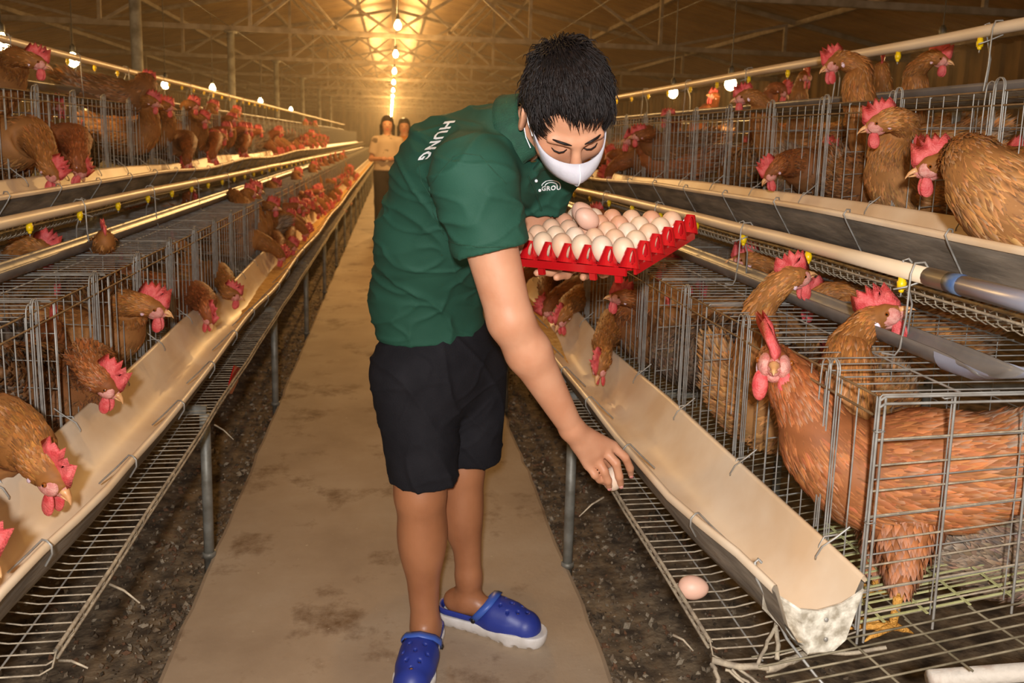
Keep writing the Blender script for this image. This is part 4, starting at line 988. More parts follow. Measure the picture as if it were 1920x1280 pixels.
# far hens: prototypes in a cage-local frame (aisle towards -x), copied down the rows
O0 = V((0, 0, 0))
def proto(head, look, body, tone, bd=(-1, 0, 0), **kw):
    return reg(hen(V(head), V(look), V(body), V(bd), 'x', tone, nf=900, root=O0, low=True, scale=1.1, **kw))
PR = {'out': [proto((-.09, .02, .24), (-.75, -.6, -.3), (.19, 0, .17), 'ginger'), proto((-.07, -.03, .20), (-.5, .75, -.3), (.2, 0, .16), 'dark'), proto((-.10, .0, .30), (-.8, -.4, .1), (.18, .02, .18), 'red')],
      'peck': [proto((-.13, .02, .09), (-.35, -.1, -.9), (.17, .02, .17), 'dark'), proto((-.12, -.03, .08), (-.2, .3, -.9), (.17, 0, .16), 'red'), proto((-.14, .0, .10), (-.5, -.4, -.8), (.16, .02, .18), 'ginger')],
      'high': [proto((.05, .0, .47), (-.7, -.5, -.2), (.17, 0, .20), 'ginger'), proto((.10, .03, .50), (-.2, -.9, 0), (.2, .02, .2), 'dark'), proto((.16, -.02, .46), (-.5, .6, -.3), (.22, 0, .2), 'red')],
      'in': [proto((.34, .02, .30), (1, .1, 0), (.15, 0, .16), 'grey', (1, .2, 0)), proto((.05, .0, .30), (-.6, -.8, 0), (.27, .02, .17), 'ginger')]}
usedp = set(); rf = random.Random(11); count = 0; kn_ = {}
PLAN = {'LL': (4.9, 15.5, .17), 'LU': (6.2, 17, .185), 'RL': (3.4, 6.6, .27), 'RU': (4.3, 7.5, .26)}
LABP = {'out': 'brown hen with head out of the %s cages, %s', 'peck': 'brown hen bowed into the %s trough, %s', 'high': 'brown hen raised above the %s cages, %s', 'in': 'brown hen standing inside the %s cages, %s'}
for key, (ya, yb, st) in PLAN.items():
    s, x, z, _, _ = ROWS[key]; y = ya
    while y < yb:
        kind = rf.choices(['out', 'peck', 'high', 'in'], [4, 3.2, 2.6, 1.6])[0]; pr = rf.choice(PR[kind]); first_ = pr.name not in usedp; usedp.add(pr.name)
        o = pr if first_ else dup(pr); o.location = (s*x, y, z+rf.uniform(-.01, .015)); o.rotation_euler = (0, 0, (0 if s > 0 else PI)+rf.uniform(-.22, .22))
        far = 'in the middle distance' if y < 9 else 'far down the aisle'
        kn_[(key, kind)] = n_ = kn_.get((key, kind), -1)+1; o['label'] = LABP[kind] % (RNAME[key], '%s such from the camera' % ORD[n_] if n_ < 18 else far); o['group'] = 'hens %s %s row %s' % (kind, RNAME[key], far); count += 1
        y += st*rf.uniform(.7, 1.3)*(1+.02*y)
# hens standing inside the nearer cages, seen through the wires
INS = [('RL', 1.92, .15), ('RU', 2.0, .16), ('RU', 2.42, .15), ('RU', 2.85, .15), ('RL', 2.4, .14), ('LL', 2.25, .15), ('LU', 3.35, .14), ('RL', 1.75, .25), ('RL', 2.15, .3), ('RL', 2.6, .2), ('RL', 3.0, .25), ('RU', 1.85, .3), ('RU', 2.15, .32), ('RU', 2.55, .33), ('RU', 3.1, .3), ('RU', 3.6, .25), ('LL', 1.62, .25), ('LL', 1.95, .33), ('LL', 2.6, .3), ('LL', 3.35, .28), ('LL', 4.1, .25), ('LU', 2.6, .28), ('LU', 3.1, .3), ('LU', 3.8, .3), ('LU', 4.6, .28), ('LU', 5.4, .28)]
cnt = {}
for key, y, dx in INS:
    s, x, z, _, _ = ROWS[key]; i = cnt.get(key, 0); cnt[key] = i+1
    B_ = V((s*(x+dx), y, z+.165)); face = rf.choice([-1, 1]); H_ = B_+V((s*rf.uniform(-.05, .1), face*.16, .10))
    hen(H_, V((s*.2, face, -.2)), B_, V((s*rf.uniform(-.3, .3), face, 0)), 'hen standing behind the wires of the %s row, %s from the camera of these' % (RNAME[key], ORD[i]), rf.choice(['ginger', 'dark', 'grey', 'buff']), nf=2300, scale=1.1, rumple=.9)
for k_, lst in PR.items():
    for pr in lst:
        if pr.name not in usedp:
            for o in [pr]+list(pr.children): bpy.data.objects.remove(o)

# ================================================================== THE MAN
PX = lambda px, py, Y: np.array(A(px, py, Y), dtype=np.float64)
man = thing('person', 'man in green polo shirt, black shorts and white mask bending to collect eggs', 'person', (.12, 2.08, 0))
def part(name, me, parent=man, label=None):
    o = link(name, me, parent)
    if parent is man: me.transform(Matrix.Translation(-V(man.location)))
    if label: o['label'] = label
    return o
shoR, elbR, wriR = PX(888, 335, 1.63), PX(957, 600, 1.61), PX(1072, 803, 1.675)
shoL, elbL, wriL = PX(1022, 322, 1.86), PX(996, 452, 1.90), PX(1060, 492, 1.78)
pel, wai, mid, che, nek = PX(812, 640, 2.10), PX(803, 545, 2.07), PX(820, 440, 1.98), PX(880, 335, 1.87), PX(962, 262, 1.74)
hipR, hipL = PX(775, 700, 2.03), PX(873, 700, 2.14)
kneR, kneL = PX(788, 925, 1.99), PX(868, 880, 2.12)
ankR, ankL = PX(798, 1195, 1.99), PX(880, 1105, 2.11)
HC = V(PX(1062, 216, 1.60))
hy = lookv(HC, (.24, -.80, .62)).normalized(); hz = lookv(HC, (.10, .60, .72)); hz = (hz-hy*hz.dot(hy)).normalized(); hx = hy.cross(hz)
HS = .965
def Hd(x, y, z): return np.array(HC+(hx*x+hy*y+hz*z)*HS)
def Hax(a, b, c): return [hx*a*HS, hy*b*HS, hz*c*HS]
body = Field(.0042, .018)
F_ = body
# trunk (mostly under the clothes)
Lt = np.array([.62, .78, 0])
F_.chain([pel, wai, mid, che], [.105, .10, .105, .105], aniso=(Lt, 1.25)); F_.chain([che, nek], [.09, .052]); F_.cap(shoR, che, .05, .07); F_.cap(shoL, che, .05, .07)
# neck
F_.cap(nek, Hd(0, -.045, -.055), .056, .053, k=.03)
# head
F_.ell(Hd(0, -.012, .030), Hax(.076, .097, .098), k=.03); F_.ell(Hd(0, .020, -.045), Hax(.058, .066, .062), k=.03)
for s in (-1, 1):
    F_.ell(Hd(s*.043, .050, -.028), Hax(.028, .030, .030), k=.02)
    F_.cap(Hd(s*.012, .086, .024), Hd(s*.050, .072, .024), .010, .009, k=.014)
    F_.ell(Hd(s*.031, .086, .004), Hax(.017, .012, .009), k=.01, sub=True)
    F_.ell(Hd(s*.031, .074, .003), Hax(.0155, .0125, .0125), k=.004)
    # ears
    F_.ell(Hd(s*.088, -.008, -.004), [(hx*s*.75+hy*-.4).normalized()*.0085*HS, (hy*.7+hx*s*.6).normalized()*.022*HS, hz*.036*HS], k=.006)
    F_.ell(Hd(s*.099, -.004, .004), [hx*.006*HS, hy*.010*HS, hz*.018*HS], k=.004, sub=True)
F_.cap(Hd(0, .088, .016), Hd(0, .108, -.026), .008, .013, k=.012); F_.ell(Hd(0, .072, -.088), Hax(.022, .020, .018), k=.02)
# arms
F_.cap(shoR, elbR, .060, .046); F_.cap(elbR+(wriR-elbR)*.0, elbR+(wriR-elbR)*.28, .045, .046); F_.cap(elbR+(wriR-elbR)*.28, wriR, .046, .0265)
F_.cap(shoL, elbL, .050, .042); F_.cap(elbL, wriL, .041, .026)
# reaching hand (his right)
mcp = [PX(1149, 836, 1.712), PX(1134, 845, 1.700), PX(1118, 857, 1.694), PX(1103, 871, 1.692)]
for q in mcp: F_.cap(wriR, q, .021, .0125, k=.014)
F_.cap(PX(1090, 828, 1.69), PX(1112, 846, 1.695), .022, .018, k=.014)
fing = [([(1172, 857, 1.705), (1181, 877, 1.712), (1183, 889, 1.722)], .0092), ([(1155, 868, 1.682), (1161, 893, 1.684), (1164, 908, 1.694)], .0096), ([(1133, 883, 1.680), (1140, 901, 1.684), (1142, 912, 1.694)], .0092), ([(1115, 890, 1.682), (1124, 899, 1.690), (1130, 903, 1.700)], .0082)]
NAILS = []
for q, (pts, r) in zip(mcp, fing):
    P = [q]+[PX(*p) for p in pts]; F_.chain(P, [r*1.25, r*1.05, r*.98, r*.82], k=.004)
    NAILS.append((P[-2], P[-1], r))
TH = [PX(1092, 818, 1.71), PX(1120, 845, 1.745), PX(1145, 868, 1.765), PX(1158, 892, 1.765)]; F_.chain(TH, [.018, .0135, .011, .0095], k=.006)
# hand under the tray (his left), palm up
tc_ = P1+T(3.6, 2.6, -.022); palm = np.array(tc_-V((0, 0, .012)))
F_.cap(wriL, palm, .025, .020, k=.02)
e1n, e2n, e3n = np.array(e1), np.array(e2), np.array(e3)
for i, (a, ln) in enumerate(((-.5, .075), (-.15, .085), (.2, .08), (.55, .065))):
    d_ = (-e2n*math.cos(a)*.9-e1n*math.sin(a)*1.0-e1n*.25); d_ /= np.linalg.norm(d_); b_ = palm-e1n*(a*.055)-e2n*.02
    F_.chain([palm, b_+d_*.03, b_+d_*(.03+ln*.5)-e3n*.006, b_+d_*(.03+ln)+e3n*.002], [.018, .0105, .0095, .008], k=.008)
F_.chain([palm, palm+e1n*.05+e2n*.02, palm+e1n*.085-e2n*.0], [.016, .012, .009], k=.01)
# legs
def leg(hip, kne, ank, back, rk, shrink=1.):
    F_.cap(hip, kne, .080, rk); sh = kne+(ank-kne)*.22; ca = kne+(ank-kne)*.30+back*.020
    F_.cap(kne, ank+(kne-ank)*.10, rk, .034, k=.03); F_.ell(ca, [V((rk, 0, 0)), V((0, rk, 0)), V((0, 0, .105))], k=.035)
    F_.cap(ank+(kne-ank)*.12, ank-np.array([0, 0, .015]), .034, .033, k=.02)
backR = np.array([.1, 1., 0]); backL = np.array([-.8, .35, 0])
leg(hipR, kneR, ankR, backR, .061); leg(hipL, kneL, ankL, backL, .054)
def foot(ank, fwd):
    g = np.array([ank[0], ank[1], 0]); up = np.array([0, 0, 1.])
    F_.ell(g-fwd*.035+up*.068, [V(fwd)*.042, V((-fwd[1], fwd[0], 0))*.032, V((0, 0, .035))], k=.03)
    F_.cap(g+up*.075, g+fwd*.10+up*.055, .034, .026, k=.02); F_.cap(g+fwd*.10+up*.055, g+fwd*.17+up*.045, .026, .02, aniso=((-fwd[1], fwd[0], 0), 1.5))
fwR = np.array([-.24, -.97, 0]); fwR /= np.linalg.norm(fwR); fwL = np.array([.86, -.50, 0]); fwL /= np.linalg.norm(fwL)
foot(ankR, fwR); foot(ankL, fwL)
me = body.run('body', ['skin', 'skin2'], smooth=3)
zs = np.zeros(len(me.vertices)*3, dtype=np.float32); me.vertices.foreach_get('co', zs); zs = zs.reshape(-1, 3)
li = np.zeros(len(me.loops), dtype=np.int32); me.loops.foreach_get('vertex_index', li)
fz = zs[li.reshape(-1, 4)].mean(1); me.polygons.foreach_set('material_index', ((fz[:, 2] < .62) & (fz[:, 0] < .33)).astype(np.int32))
part('body', me)
for a, b, r in NAILS:
    mb = MB(); d_ = V(b-a).normalized(); tw = (CAM-V(b)).normalized(); n_ = (tw-d_*tw.dot(d_)).normalized()*.6+V((0, 0, .0)); n_ = (tw-d_*tw.dot(d_)).normalized(); sd = d_.cross(n_)
    mb.ell(V(b)+d_*.002+n_*r*.62, [d_*.006, sd*.0052, n_*.0022], 10, 6); 
    part('fingernail', mb.mesh('fingernail', ['face'], True))
# ------------------------------------------------ shirt
def folds(amp, seeds, lo=None):
    def f(vs, nr):
        out = vs.copy(); d = np.zeros(len(vs))
        for i, v in enumerate(vs):
            p = V(v); t_ = 0
            for (dx, dy, dz, fr, a) in seeds:
                q = V((p.x*fr+dx*p.z*fr+3*dy, p.y*fr*.5, p.z*fr*dz)); n_ = noise.noise(q); t_ += a*max(0, 1-abs(n_)*5)**2
            d[i] = t_
        return out+nr*(d[:, None]*amp)
    return f
shirt = Field(.0045, .03)
mid_d = np.array([0, 0, -1.])
shirt.chain([pel-np.array([0, 0, .05]), wai, mid, che], [.127, .125, .130, .132], aniso=(Lt, 1.25), clip=((0, 0, PX(812, 632, 2.0)[2]-.012), (.03, 0, -1)))
shirt.cap(che, nek, .125, .080, k=.05, clip=(np.array(nek)+(np.array(Hd(0, -.045, -.055))-nek)*.12, Hd(0, -.045, -.055)-nek))
shirt.cap(PX(905, 300, 1.80), shoR, .10, .082, k=.05); shirt.cap(PX(950, 300, 1.80), shoL, .09, .070, k=.05)
shirt.ell(PX(850, 330, 1.90), [V((.13, 0, 0)), V((0, .12, 0)), V((0, 0, .12))], k=.06)
cutR = shoR+(elbR-shoR)*.49; axR = (elbR-shoR); shirt.cap(shoR, elbR, .080, .076, k=.035, clip=(cutR, axR))
cutL = shoL+(elbL-shoL)*.50; axL = (elbL-shoL); shirt.cap(shoL, elbL, .066, .066, k=.03, clip=(cutL, axL))
# hollow hems
uR = axR/np.linalg.norm(axR); shirt.cap(cutR-uR*.05, cutR+uR*.03, .062, .0685, sub=True, k=.004)
uL = axL/np.linalg.norm(axL); shirt.cap(cutL-uL*.04, cutL+uL*.03, .050, .058, sub=True, k=.004)
zc = PX(812, 632, 2.0)[2]; shirt.cap(np.array([pel[0], pel[1], zc-.08]), np.array([pel[0], pel[1], zc+.02]), .118, .116, aniso=(Lt, 1.25), sub=True, k=.004)
nd = Hd(0, -.045, -.055)-nek; nd /= np.linalg.norm(nd); shirt.cap(nek-nd*.0, nek+nd*.08, .062, .066, sub=True, k=.004)
sme = shirt.run('polo_shirt', 'green', smooth=2, disp=folds(.0075, [(.9, 0, .9, 6.5, .8), (-.6, 1, 1.4, 8.5, .6), (.3, 2, 2.6, 7, .55)]))
sbvh = BVHTree.FromPolygons([v.co.copy() for v in sme.vertices], [tuple(p.vertices) for p in sme.polygons])
part('polo_shirt', sme)
def pixel_ray(px, py): return (CD+CR*((px-960)/FPX)-CU*((py-PYC)/FPX)).normalized()
def on_shirt(px, py, lift=.0012):
    d_ = pixel_ray(px, py); h, n_, i, ds = sbvh.ray_cast(CAM, d_)
    return None if h is None else h+(n_ if n_.dot(d_) < 0 else -n_)*lift
def strip(name, pts, wd, mat, lift=.002, r=None):
    mb = MB(); P = [p for p in (on_shirt(*q, lift) for q in pts) if p is not None]
    if len(P) > 1: mb.tube(P, r or wd, 5); return part(name, mb.mesh(name, [mat], True))
def seam(name, pts, r, mat='green2'):
    q = []
    for (a, b) in zip(pts, pts[1:]):
        for k in range(6): q.append((a[0]+(b[0]-a[0])*k/6, a[1]+(b[1]-a[1])*k/6))
    q.append(pts[-1]); return strip(name, q, r, mat, .0002, r)
seam('shoulder_seam', [(848, 295), (870, 288), (900, 292), (930, 325), (950, 345)], .0011)
seam('sleeve_seam', [(848, 297), (820, 330), (805, 350), (812, 400), (832, 440)], .0011)
seam('cuff_stitching', [(836, 450), (860, 458), (900, 463), (955, 462)], .0013)
seam('side_seam', [(785, 305), (790, 340), (810, 372)], .0010)
# lettering on the shirt
def lettering(name, text, org, ru, rv, size, mat='white_print', label=None):
    cu = bpy.data.curves.new(name, 'FONT'); cu.body = text; cu.size = 1; cu.space_character = 1.12; cu.offset = .035; cu.resolution_u = 2
    to = bpy.data.objects.new(name, cu); COL.objects.link(to); dg = bpy.context.evaluated_depsgraph_get(); tm = bpy.data.meshes.new_from_object(to.evaluated_get(dg)); bpy.data.objects.remove(to)
    bm = bmesh.new(); bm.from_mesh(tm); bmesh.ops.triangulate(bm, faces=bm.faces)
    bmesh.ops.subdivide_edges(bm, edges=[e for e in bm.edges if e.calc_length() > .12], cuts=2); bad = []
    for v in bm.verts:
        x, y = v.co.x*size, v.co.y*size; p = on_shirt(org[0]+ru[0]*x+rv[0]*y, org[1]+ru[1]*x+rv[1]*y, .0015)
        if p is None: bad.append(v)
        else: v.co = p
    bmesh.ops.delete(bm, geom=bad, context='VERTS')
    long = [e for e in bm.edges if e.calc_length() > .05]; bmesh.ops.delete(bm, geom=long, context='EDGES')
    me = bpy.data.meshes.new(name); bm.to_mesh(me); me.materials.append(M[mat]); o = part(name, me, label=label); return o
lettering('back_lettering', 'HUNG', (836, 228), (-.58, .81), (.94, -.10), 29, label='white capital letters across the back of the shirt')
lettering('chest_lettering', 'GROU', (1014, 357), (1, -.06), (.05, -1), 12, label='white lettering of the chest emblem')
mb = MB()
for (rx, ry, w_) in ((17, 9, 1), (11, 5, 1)):
    P = [on_shirt(1032-rx*math.cos(a), 347-ry*math.sin(a), .002) for a in [PI*k/10 for k in range(11)]]; P = [p for p in P if p is not None]
    if len(P) > 2: mb.tube(P, .0012, 4)
if mb.v: part('chest_emblem', mb.mesh('chest_emblem', ['white_print']), label='white curved lines of the chest emblem')
# collar
ndV = V(nd); ca = V(hx)-ndV*V(hx).dot(ndV); ca.normalize(); cb = ndV.cross(ca); nc = V(nek)+ndV*.046
fr_dir = (V(hy)-ndV*V(hy).dot(ndV)).normalized(); a_f = math.atan2(fr_dir.dot(cb), fr_dir.dot(ca))
mb = MB(); rows = []
for k in range(33):
    a = a_f+.22+(2*PI-.44)*k/32; dr = ca*math.cos(a)+cb*math.sin(a); fl_ = 1-.0*abs(k-16)/16; pt_ = max(0, abs(k-16)/16-.72)/.28
    rows.append([nc+dr*.064+ndV*.020, nc+dr*.070+ndV*.024, nc+dr*.078+ndV*.016, nc+dr*.088-ndV*(.012+.014*pt_), nc+dr*.094-ndV*(.024+.030*pt_), nc+dr*.091-ndV*(.026+.030*pt_), nc+dr*.084-ndV*(.012+.014*pt_), nc+dr*.066+ndV*.010])
mb.loft(rows); part('collar', mb.mesh('collar', ['green2'], True))
mb = MB()
for (x, y) in ((1004, 337), (1010, 356)):
    p = on_shirt(x, y, .003)
    if p: mb.ell(p, [V((.0035, 0, 0)), V((0, .0035, 0)), V((0, 0, .0035))], 10, 6)
if mb.v: part('button', mb.mesh('button', ['white_print'], True))
seam('placket', [(990, 330), (1004, 360), (1015, 395)], .0022)
mb = MB(); P = []
for k in range(25):
    a = a_f-1.4+2.8*k/24; dr = ca*math.cos(a)+cb*math.sin(a); P.append(nc+dr*(.0595+.004*math.cos(a-a_f))-ndV*(.012+.028*max(0, math.cos(a-a_f))-.02))
mb.tube(P, .0016, 5); part('necklace', mb.mesh('necklace', ['gold'], True), label='thin gold chain in the open collar')
# ------------------------------------------------ shorts
sh = Field(.005, .03)
hemR, hemL = PX(797, 898, 1.99), PX(882, 858, 2.12)
sh.ell((hipR+hipL)/2+np.array([0, .0, .03]), [V(Lt)*.175, V((.78, -.62, 0))*.135, V((0, 0, .16))], k=.03)
sh.cap((hipR+hipL)/2+np.array([0, 0, .03]), pel+np.array([0, 0, .03]), .115, .112, aniso=(Lt, 1.28))
for hip, hem, kn, dx in ((hipR, hemR, kneR, .006), (hipL, hemL, kneL, -.004)):
    end = hem+(hem-hip)*.15; sh.cap(hip, end, .112, .080, k=.03, clip=(hem, (0, 0, -1)))
    sh.cap(hem-np.array([0, 0, .06]), hem+np.array([0, 0, .05]), .071, .070, sub=True, k=.003)
shme = sh.run('shorts', 'shorts', smooth=2, disp=folds(.006, [(.5, 0, .5, 8, .9), (-.8, 2, 1.2, 10, .6)])); part('shorts', shme)
# ------------------------------------------------ head details
def Hv(x, y, z): return HC+(hx*x+hy*y+hz*z)*HS
for s in (-1, 1):
    mb = MB(); mb.tube([Hv(s*.013, .0955, .027), Hv(s*.026, .094, .0325), Hv(s*.040, .087, .0335), Hv(s*.053, .073, .028)], [.0012, .0027, .0024, .0010], 6, cap=True); part('eyebrow', mb.mesh('eyebrow', ['hair'], True))
    mb = MB(); mb.tube([Hv(s*.0165, .084, .0005), Hv(s*.024, .0872, -.0025), Hv(s*.033, .0872, -.0035), Hv(s*.042, .0832, -.001), Hv(s*.047, .077, .002)], [.0009, .0018, .0019, .0016, .0007], 5, cap=True); part('eyelashes', mb.mesh('eyelashes', ['hair'], True))
# mask
def MB_(w_, au): return (math.sin(min(1, w_*1.15+.02)**.75*PI)*.030+.006)*(1-au)**.8
mb = MB(); rows = []
for k in range(25):
    u = -1+k/12; au = abs(u)
    x = .076*math.sin(u*PI/2*.98); y = .022+.090*(1-au**1.8); top = .002-.016*au+(.022*au**5); bot = -.108+.060*au**1.25
    row = []
    for v in range(9):
        w_ = v/8; z = top+(bot-top)*w_; bul = MB_(w_, au); taper = 1-.12*w_
        row.append(Hv(x*taper+(0), y+bul-.030*w_*w_*(1-au*.4), z))
    rows.append(row)
mb.loft(rows, closed=False, cap0=False, cap1=False); me = mb.mesh('face_mask', ['mask'], True); o = part('face_mask', me, label='white pointed face mask')
md = o.modifiers.new('thick', 'SOLIDIFY'); md.thickness = .002; md.offset = 1
mb = MB(); mb.tube([Hv(0, .022+.090+MB_(w_, 0)-.030*w_*w_+.002, .002-.110*w_) for w_ in [k/8 for k in range(9)]], .0011, 5); part('mask_seam', mb.mesh('mask_seam', ['white_print'], True), o); bpy.data.objects['mask_seam'].data.transform(Matrix.Translation(-V(man.location)))
for s in (-1, 1):
    for (z0, z1) in ((-.018, .022), (-.058, -.036)):
        mb = MB(); mb.tube([Hv(s*.0745, .030, z0), Hv(s*.0815, .010, (z0+z1)/2), Hv(s*.083, -.012, z1), Hv(s*.080, -.026, z1*.6)], .0012, 5); part('mask_loop', mb.mesh('mask_loop', ['white_print'], True))
# hair: a close cap plus thousands of strands
hf = Field(.0045, .012)
hf.ell(Hd(0, -.020, .040), Hax(.080, .098, .097), k=.01, clip=[(Hd(0, .046, .05), np.array(hy*1.0-hz*.42)), (Hd(0, 0, -.052), -np.array(hz)+np.array(hy)*.7)])
part('hair', hf.run('hair', 'hair', smooth=2))
mb = MB(); rh = random.Random(4); whorl = V((.01, -.075, .10)); cnt = 0
while cnt < 5200:
    th = math.acos(rh.uniform(-.75, 1)); ph = rh.uniform(0, 2*PI); q = V((math.sin(th)*math.cos(ph), math.sin(th)*math.sin(ph), math.cos(th)))
    p = V((q.x*.084, q.y*.102-.018, q.z*.101+.040))
    if p.y > .040 and p.z < .098-.28*abs(p.x)+.45*max(0, p.x-.01)*(p.x < .055): continue
    if p.y > .005 and p.z < .030: continue
    if abs(p.x) > .055 and -.045 < p.y <= .03 and p.z < .030: continue
    if p.z < -.045: continue
    cnt += 1
    n_ = V((q.x/.081, q.y/.1, q.z/.098)).normalized(); d_ = (p-whorl); d_ = d_-n_*d_.dot(n_); d_.normalize()
    front = p.y > .02; d_ = (d_+V((rh.gauss(0, .22), rh.gauss(0, .22)+(.25 if front else 0), rh.gauss(0, .15)-(.35 if front else .2)))).normalized()
    L = (rh.uniform(.022, .036) if not front else rh.uniform(.028, .050)); lf = rh.uniform(.10, .32) if p.z > .05 else rh.uniform(.05, .15)
    if (p-whorl).length < .045: lf = rh.uniform(.45, .9); L *= .8
    pts = []
    for k in range(4):
        u = k/3; c_ = p+n_*.003+d_*L*u+n_*(lf*L*math.sin(u*PI*.6)-.30*L*u*u)
        pts.append(Hv(c_.x, c_.y, c_.z))
    mb.tube(pts, [.0012, .0014, .0011, .0003], 3)
o = part('hair_strands', mb.mesh('hair_strands', ['hair'], True)); o['kind'] = 'stuff'
# ------------------------------------------------ clogs
def clog(ank, fwd, label):
    g = np.array([ank[0], ank[1], 0.]); sd_ = np.array([fwd[1], -fwd[0], 0.]); up = np.array([0, 0, 1.])
    def Q(s_, f, z): return g+sd_*s_+fwd*f+up*z
    root = thing('clog', label, 'x'); del root['category']; del root['label']; root.parent = man; root['label'] = label; root.location = -V(man.location)
    so = Field(.0035, .012); cuts = []
    for a, b, ra, rb in ((-.055, .05, .041, .040), (.05, .135, .040, .052), (.135, .185, .052, .046)): so.cap(Q(0, a, .03), Q(0, b, .03), ra, rb, k=.01, clip=[(Q(0, 0, .037), up), (Q(0, 0, .0), -up)])
    for f in (-.07, -.035, .0, .035, .075, .115, .155, .195):
        for s_ in (-1, 1): so.cap(Q(s_*.030, f, .003), Q(s_*.068, f, .003), .006, .0095, sub=True, k=.002)
    me = so.run('clog_sole', 'sole', smooth=1); o = link('clog_sole', me, root)
    uf = Field(.003, .012)
    uf.cap(Q(0, .085, .048), Q(0, .168, .040), .047, .045, k=.02, clip=[(Q(0, 0, .036), -up), (Q(0, .035, .05), -fwd*.75+up*.65)])
    uf.cap(Q(0, .08, .06), Q(0, .12, .056), .047, .045, k=.02, clip=[(Q(0, 0, .036), -up), (Q(0, .050, .06), -fwd*.8+up*.5)])
    for a, b, ra, rb in ((-.055, .05, .039, .040), (.05, .12, .040, .047)): uf.cap(Q(0, a, .048), Q(0, b, .048), ra, rb, k=.01, clip=[(Q(0, 0, .056), up), (Q(0, 0, .040), -up)])
    uf.cap(Q(0, .06, .052), Q(0, .16, .044), .041, .036, sub=True, k=.003); uf.cap(Q(0, -.05, .062), Q(0, .05, .062), .032, .036, sub=True, k=.003)
    for f, s_ in ((.10, -.018), (.10, .018), (.125, 0), (.125, -.028), (.125, .028), (.15, -.015), (.15, .015), (.172, 0)): uf.cap(Q(s_, f, .060), Q(s_*1.1, f+.004, .12), .0042, sub=True, k=.002)
    link('clog_upper', uf.run('clog_upper', 'clog', smooth=1), root)
    mb = MB(); pts = [Q(-.047, .035, .052), Q(-.049, .055, .078), Q(-.036, .072, .100), Q(0, .078, .110), Q(.036, .072, .100), Q(.049, .055, .078), Q(.047, .035, .052)]
    rows = []
    for i, p in enumerate(pts):
        c_ = V(p); out_ = V(p-Q(0, .06, .05)).normalized(); rows.append([c_+V(fwd)*.012+out_*.003, c_+V(fwd)*.012, c_-V(fwd)*.012, c_-V(fwd)*.012+out_*.003, c_+out_*.0045])
    mb.loft(rows); link('clog_strap', mb.mesh('clog_strap', ['clog_strap'], True), root)
    mb = MB()
    for s_ in (-1, 1): mb.ell(Q(s_*.051, .035, .052), [V(fwd)*.007, V(sd_)*.003, V(up)*.007], 10, 6)
    link('rivet', mb.mesh('rivet', ['black'], True), root)
clog(ankR, fwR, 'blue clog pointing towards the camera, cut by the bottom of the photo'); clog(ankL, fwL, 'blue clog with thick notched white sole seen from the side')

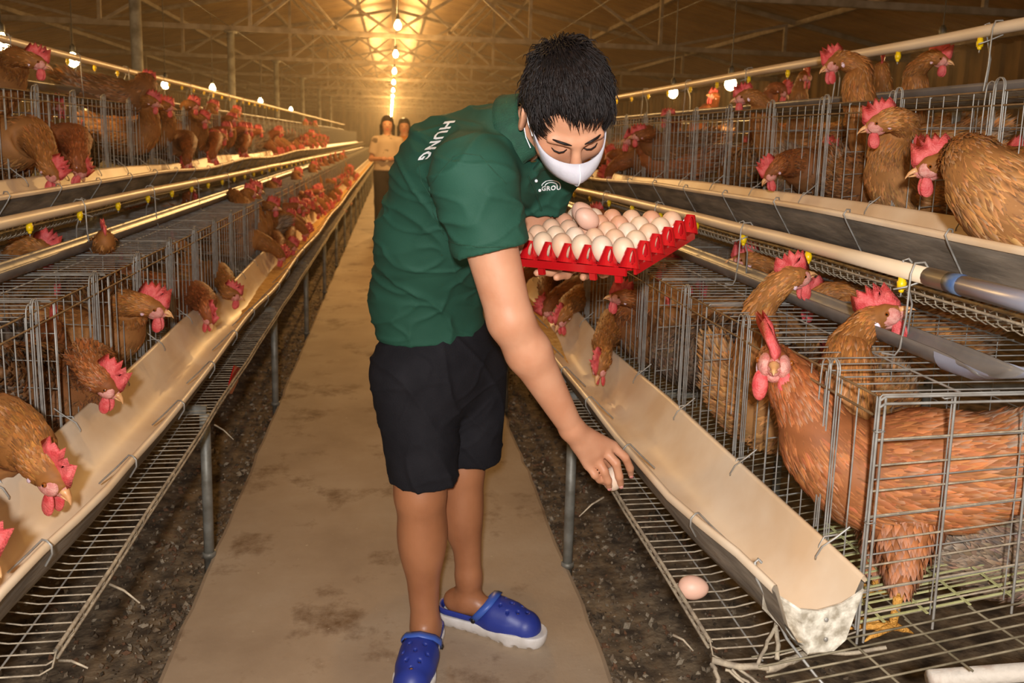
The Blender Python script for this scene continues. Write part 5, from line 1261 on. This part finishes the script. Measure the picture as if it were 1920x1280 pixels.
# ================================================================== TWO WOMEN FAR DOWN THE AISLE
M['blouse'] = material('patterned_blouse', 'b9a389', .8, 0, '6a5a48', 9, 2, ramp=(.62, .68)); M['trousers'] = material('dark_trousers', '2b211c', .85); M['orange'] = material('orange_shirt', 'b5722c', .8); M['redshoe'] = material('red_shoe', 'a52018', .5)
def woman(px, pyfeet, Y, label, top, arms=True, hgt=1.53, shoes='redshoe'):
    g = A(px, pyfeet, Y); x, y = g.x, Y; root = thing('person', label, 'person', (x, y, 0)); h = hgt/1.6
    P = lambda a, b, c: np.array([a*h, b*h, c*h])
    f = Field(.011, .03); f.chain([P(0, 0, .85), P(0, 0, 1.05), P(0, 0, 1.25)], [.10, .09, .10], aniso=((1, 0, 0), 1.3)); f.cap(P(0, 0, 1.27), P(0, -.01, 1.40), .05, .045)
    f.ell(P(0, -.01, 1.48), [V((.07, 0, 0)), V((0, .085, 0)), V((0, 0, .11))]); f.ell(P(0, -.095, 1.465), [V((.012, 0, 0)), V((0, .018, 0)), V((0, 0, .018))], k=.01)
    for s in (-1, 1):
        f.cap(P(s*.16, 0, 1.27), P(s*.21, .0, 1.03), .04, .034); f.cap(P(s*.21, 0, 1.03), P(s*.06, -.17, 1.04), .033, .022); f.ell(P(s*.04, -.18, 1.04), [V((.04, 0, 0)), V((0, .02, 0)), V((0, 0, .03))], k=.01)
        f.chain([P(s*.09, 0, .85), P(s*.09, 0, .46), P(s*.09, 0, .07)], [.08, .055, .035]); f.cap(P(s*.09, .02, .04), P(s*.10, -.15, .035), .035, .028)
    link('body', f.run('body', 'skin', smooth=2), root)
    f = Field(.012, .04); f.chain([P(0, 0, .88), P(0, 0, 1.05), P(0, 0, 1.24)], [.145, .13, .125], aniso=((1, 0, 0), 1.3), clip=(P(0, 0, .88), (0, 0, -1)))
    for s in (-1, 1): f.cap(P(s*.15, 0, 1.27), P(s*.205, 0, 1.08), .068, .062, clip=(P(s*.20, 0, 1.10), (s*.2, 0, -1)))
    link('blouse', f.run('blouse', top, smooth=2), root)
    f = Field(.012, .03); f.ell(P(0, 0, .86), [V((.17, 0, 0)), V((0, .12, 0)), V((0, 0, .14))])
    for s in (-1, 1): f.chain([P(s*.085, 0, .84), P(s*.09, 0, .46), P(s*.095, 0, .09)], [.105, .085, .075])
    link('trousers', f.run('trousers', 'trousers', smooth=2), root)
    f = Field(.009, .02); f.ell(P(0, .015, 1.50), [V((.085, 0, 0)), V((0, .09, 0)), V((0, 0, .115))], clip=[(P(0, -.035, 1.5), (0, -1, 0))]); f.ell(P(0, -.004, 1.525), [V((.082, 0, 0)), V((0, .096, 0)), V((0, 0, .085))], clip=[(P(0, -.07, 1.532), (0, -.35, -1))]); f.cap(P(-.075, .02, 1.47), P(-.08, .03, 1.36), .03, .02); f.cap(P(.075, .02, 1.47), P(.08, .03, 1.36), .03, .02)
    link('hair', f.run('hair', 'hair', smooth=2), root)
    for s in (-1, 1):
        mb = MB(); mb.ell(P(s*.03, -.083, 1.49), [V((.011, 0, 0)), V((0, .006, 0)), V((0, 0, .005))], 8, 6); link('eye', mb.mesh('eye', ['pupil'], True), root)
        mb = MB(); mb.ell(P(s*.098, -.07, .04), [V((.042, 0, 0)), V((0, .125, 0)), V((0, 0, .045))], 12, 8); link('shoe', mb.mesh('shoe', [shoes], True), root)
    mb = MB(); mb.ell(P(0, -.083, 1.425), [V((.022, 0, 0)), V((0, .008, 0)), V((0, 0, .006))], 8, 6); link('mouth', mb.mesh('mouth', ['comb'], True), root)
    return root
woman(726, 430, 11.4, 'woman in a pale patterned blouse and dark trousers standing far down the aisle', 'blouse', hgt=1.63)
woman(757, 418, 12.1, 'woman in an orange top standing right behind the other woman down the aisle', 'orange', hgt=1.62)
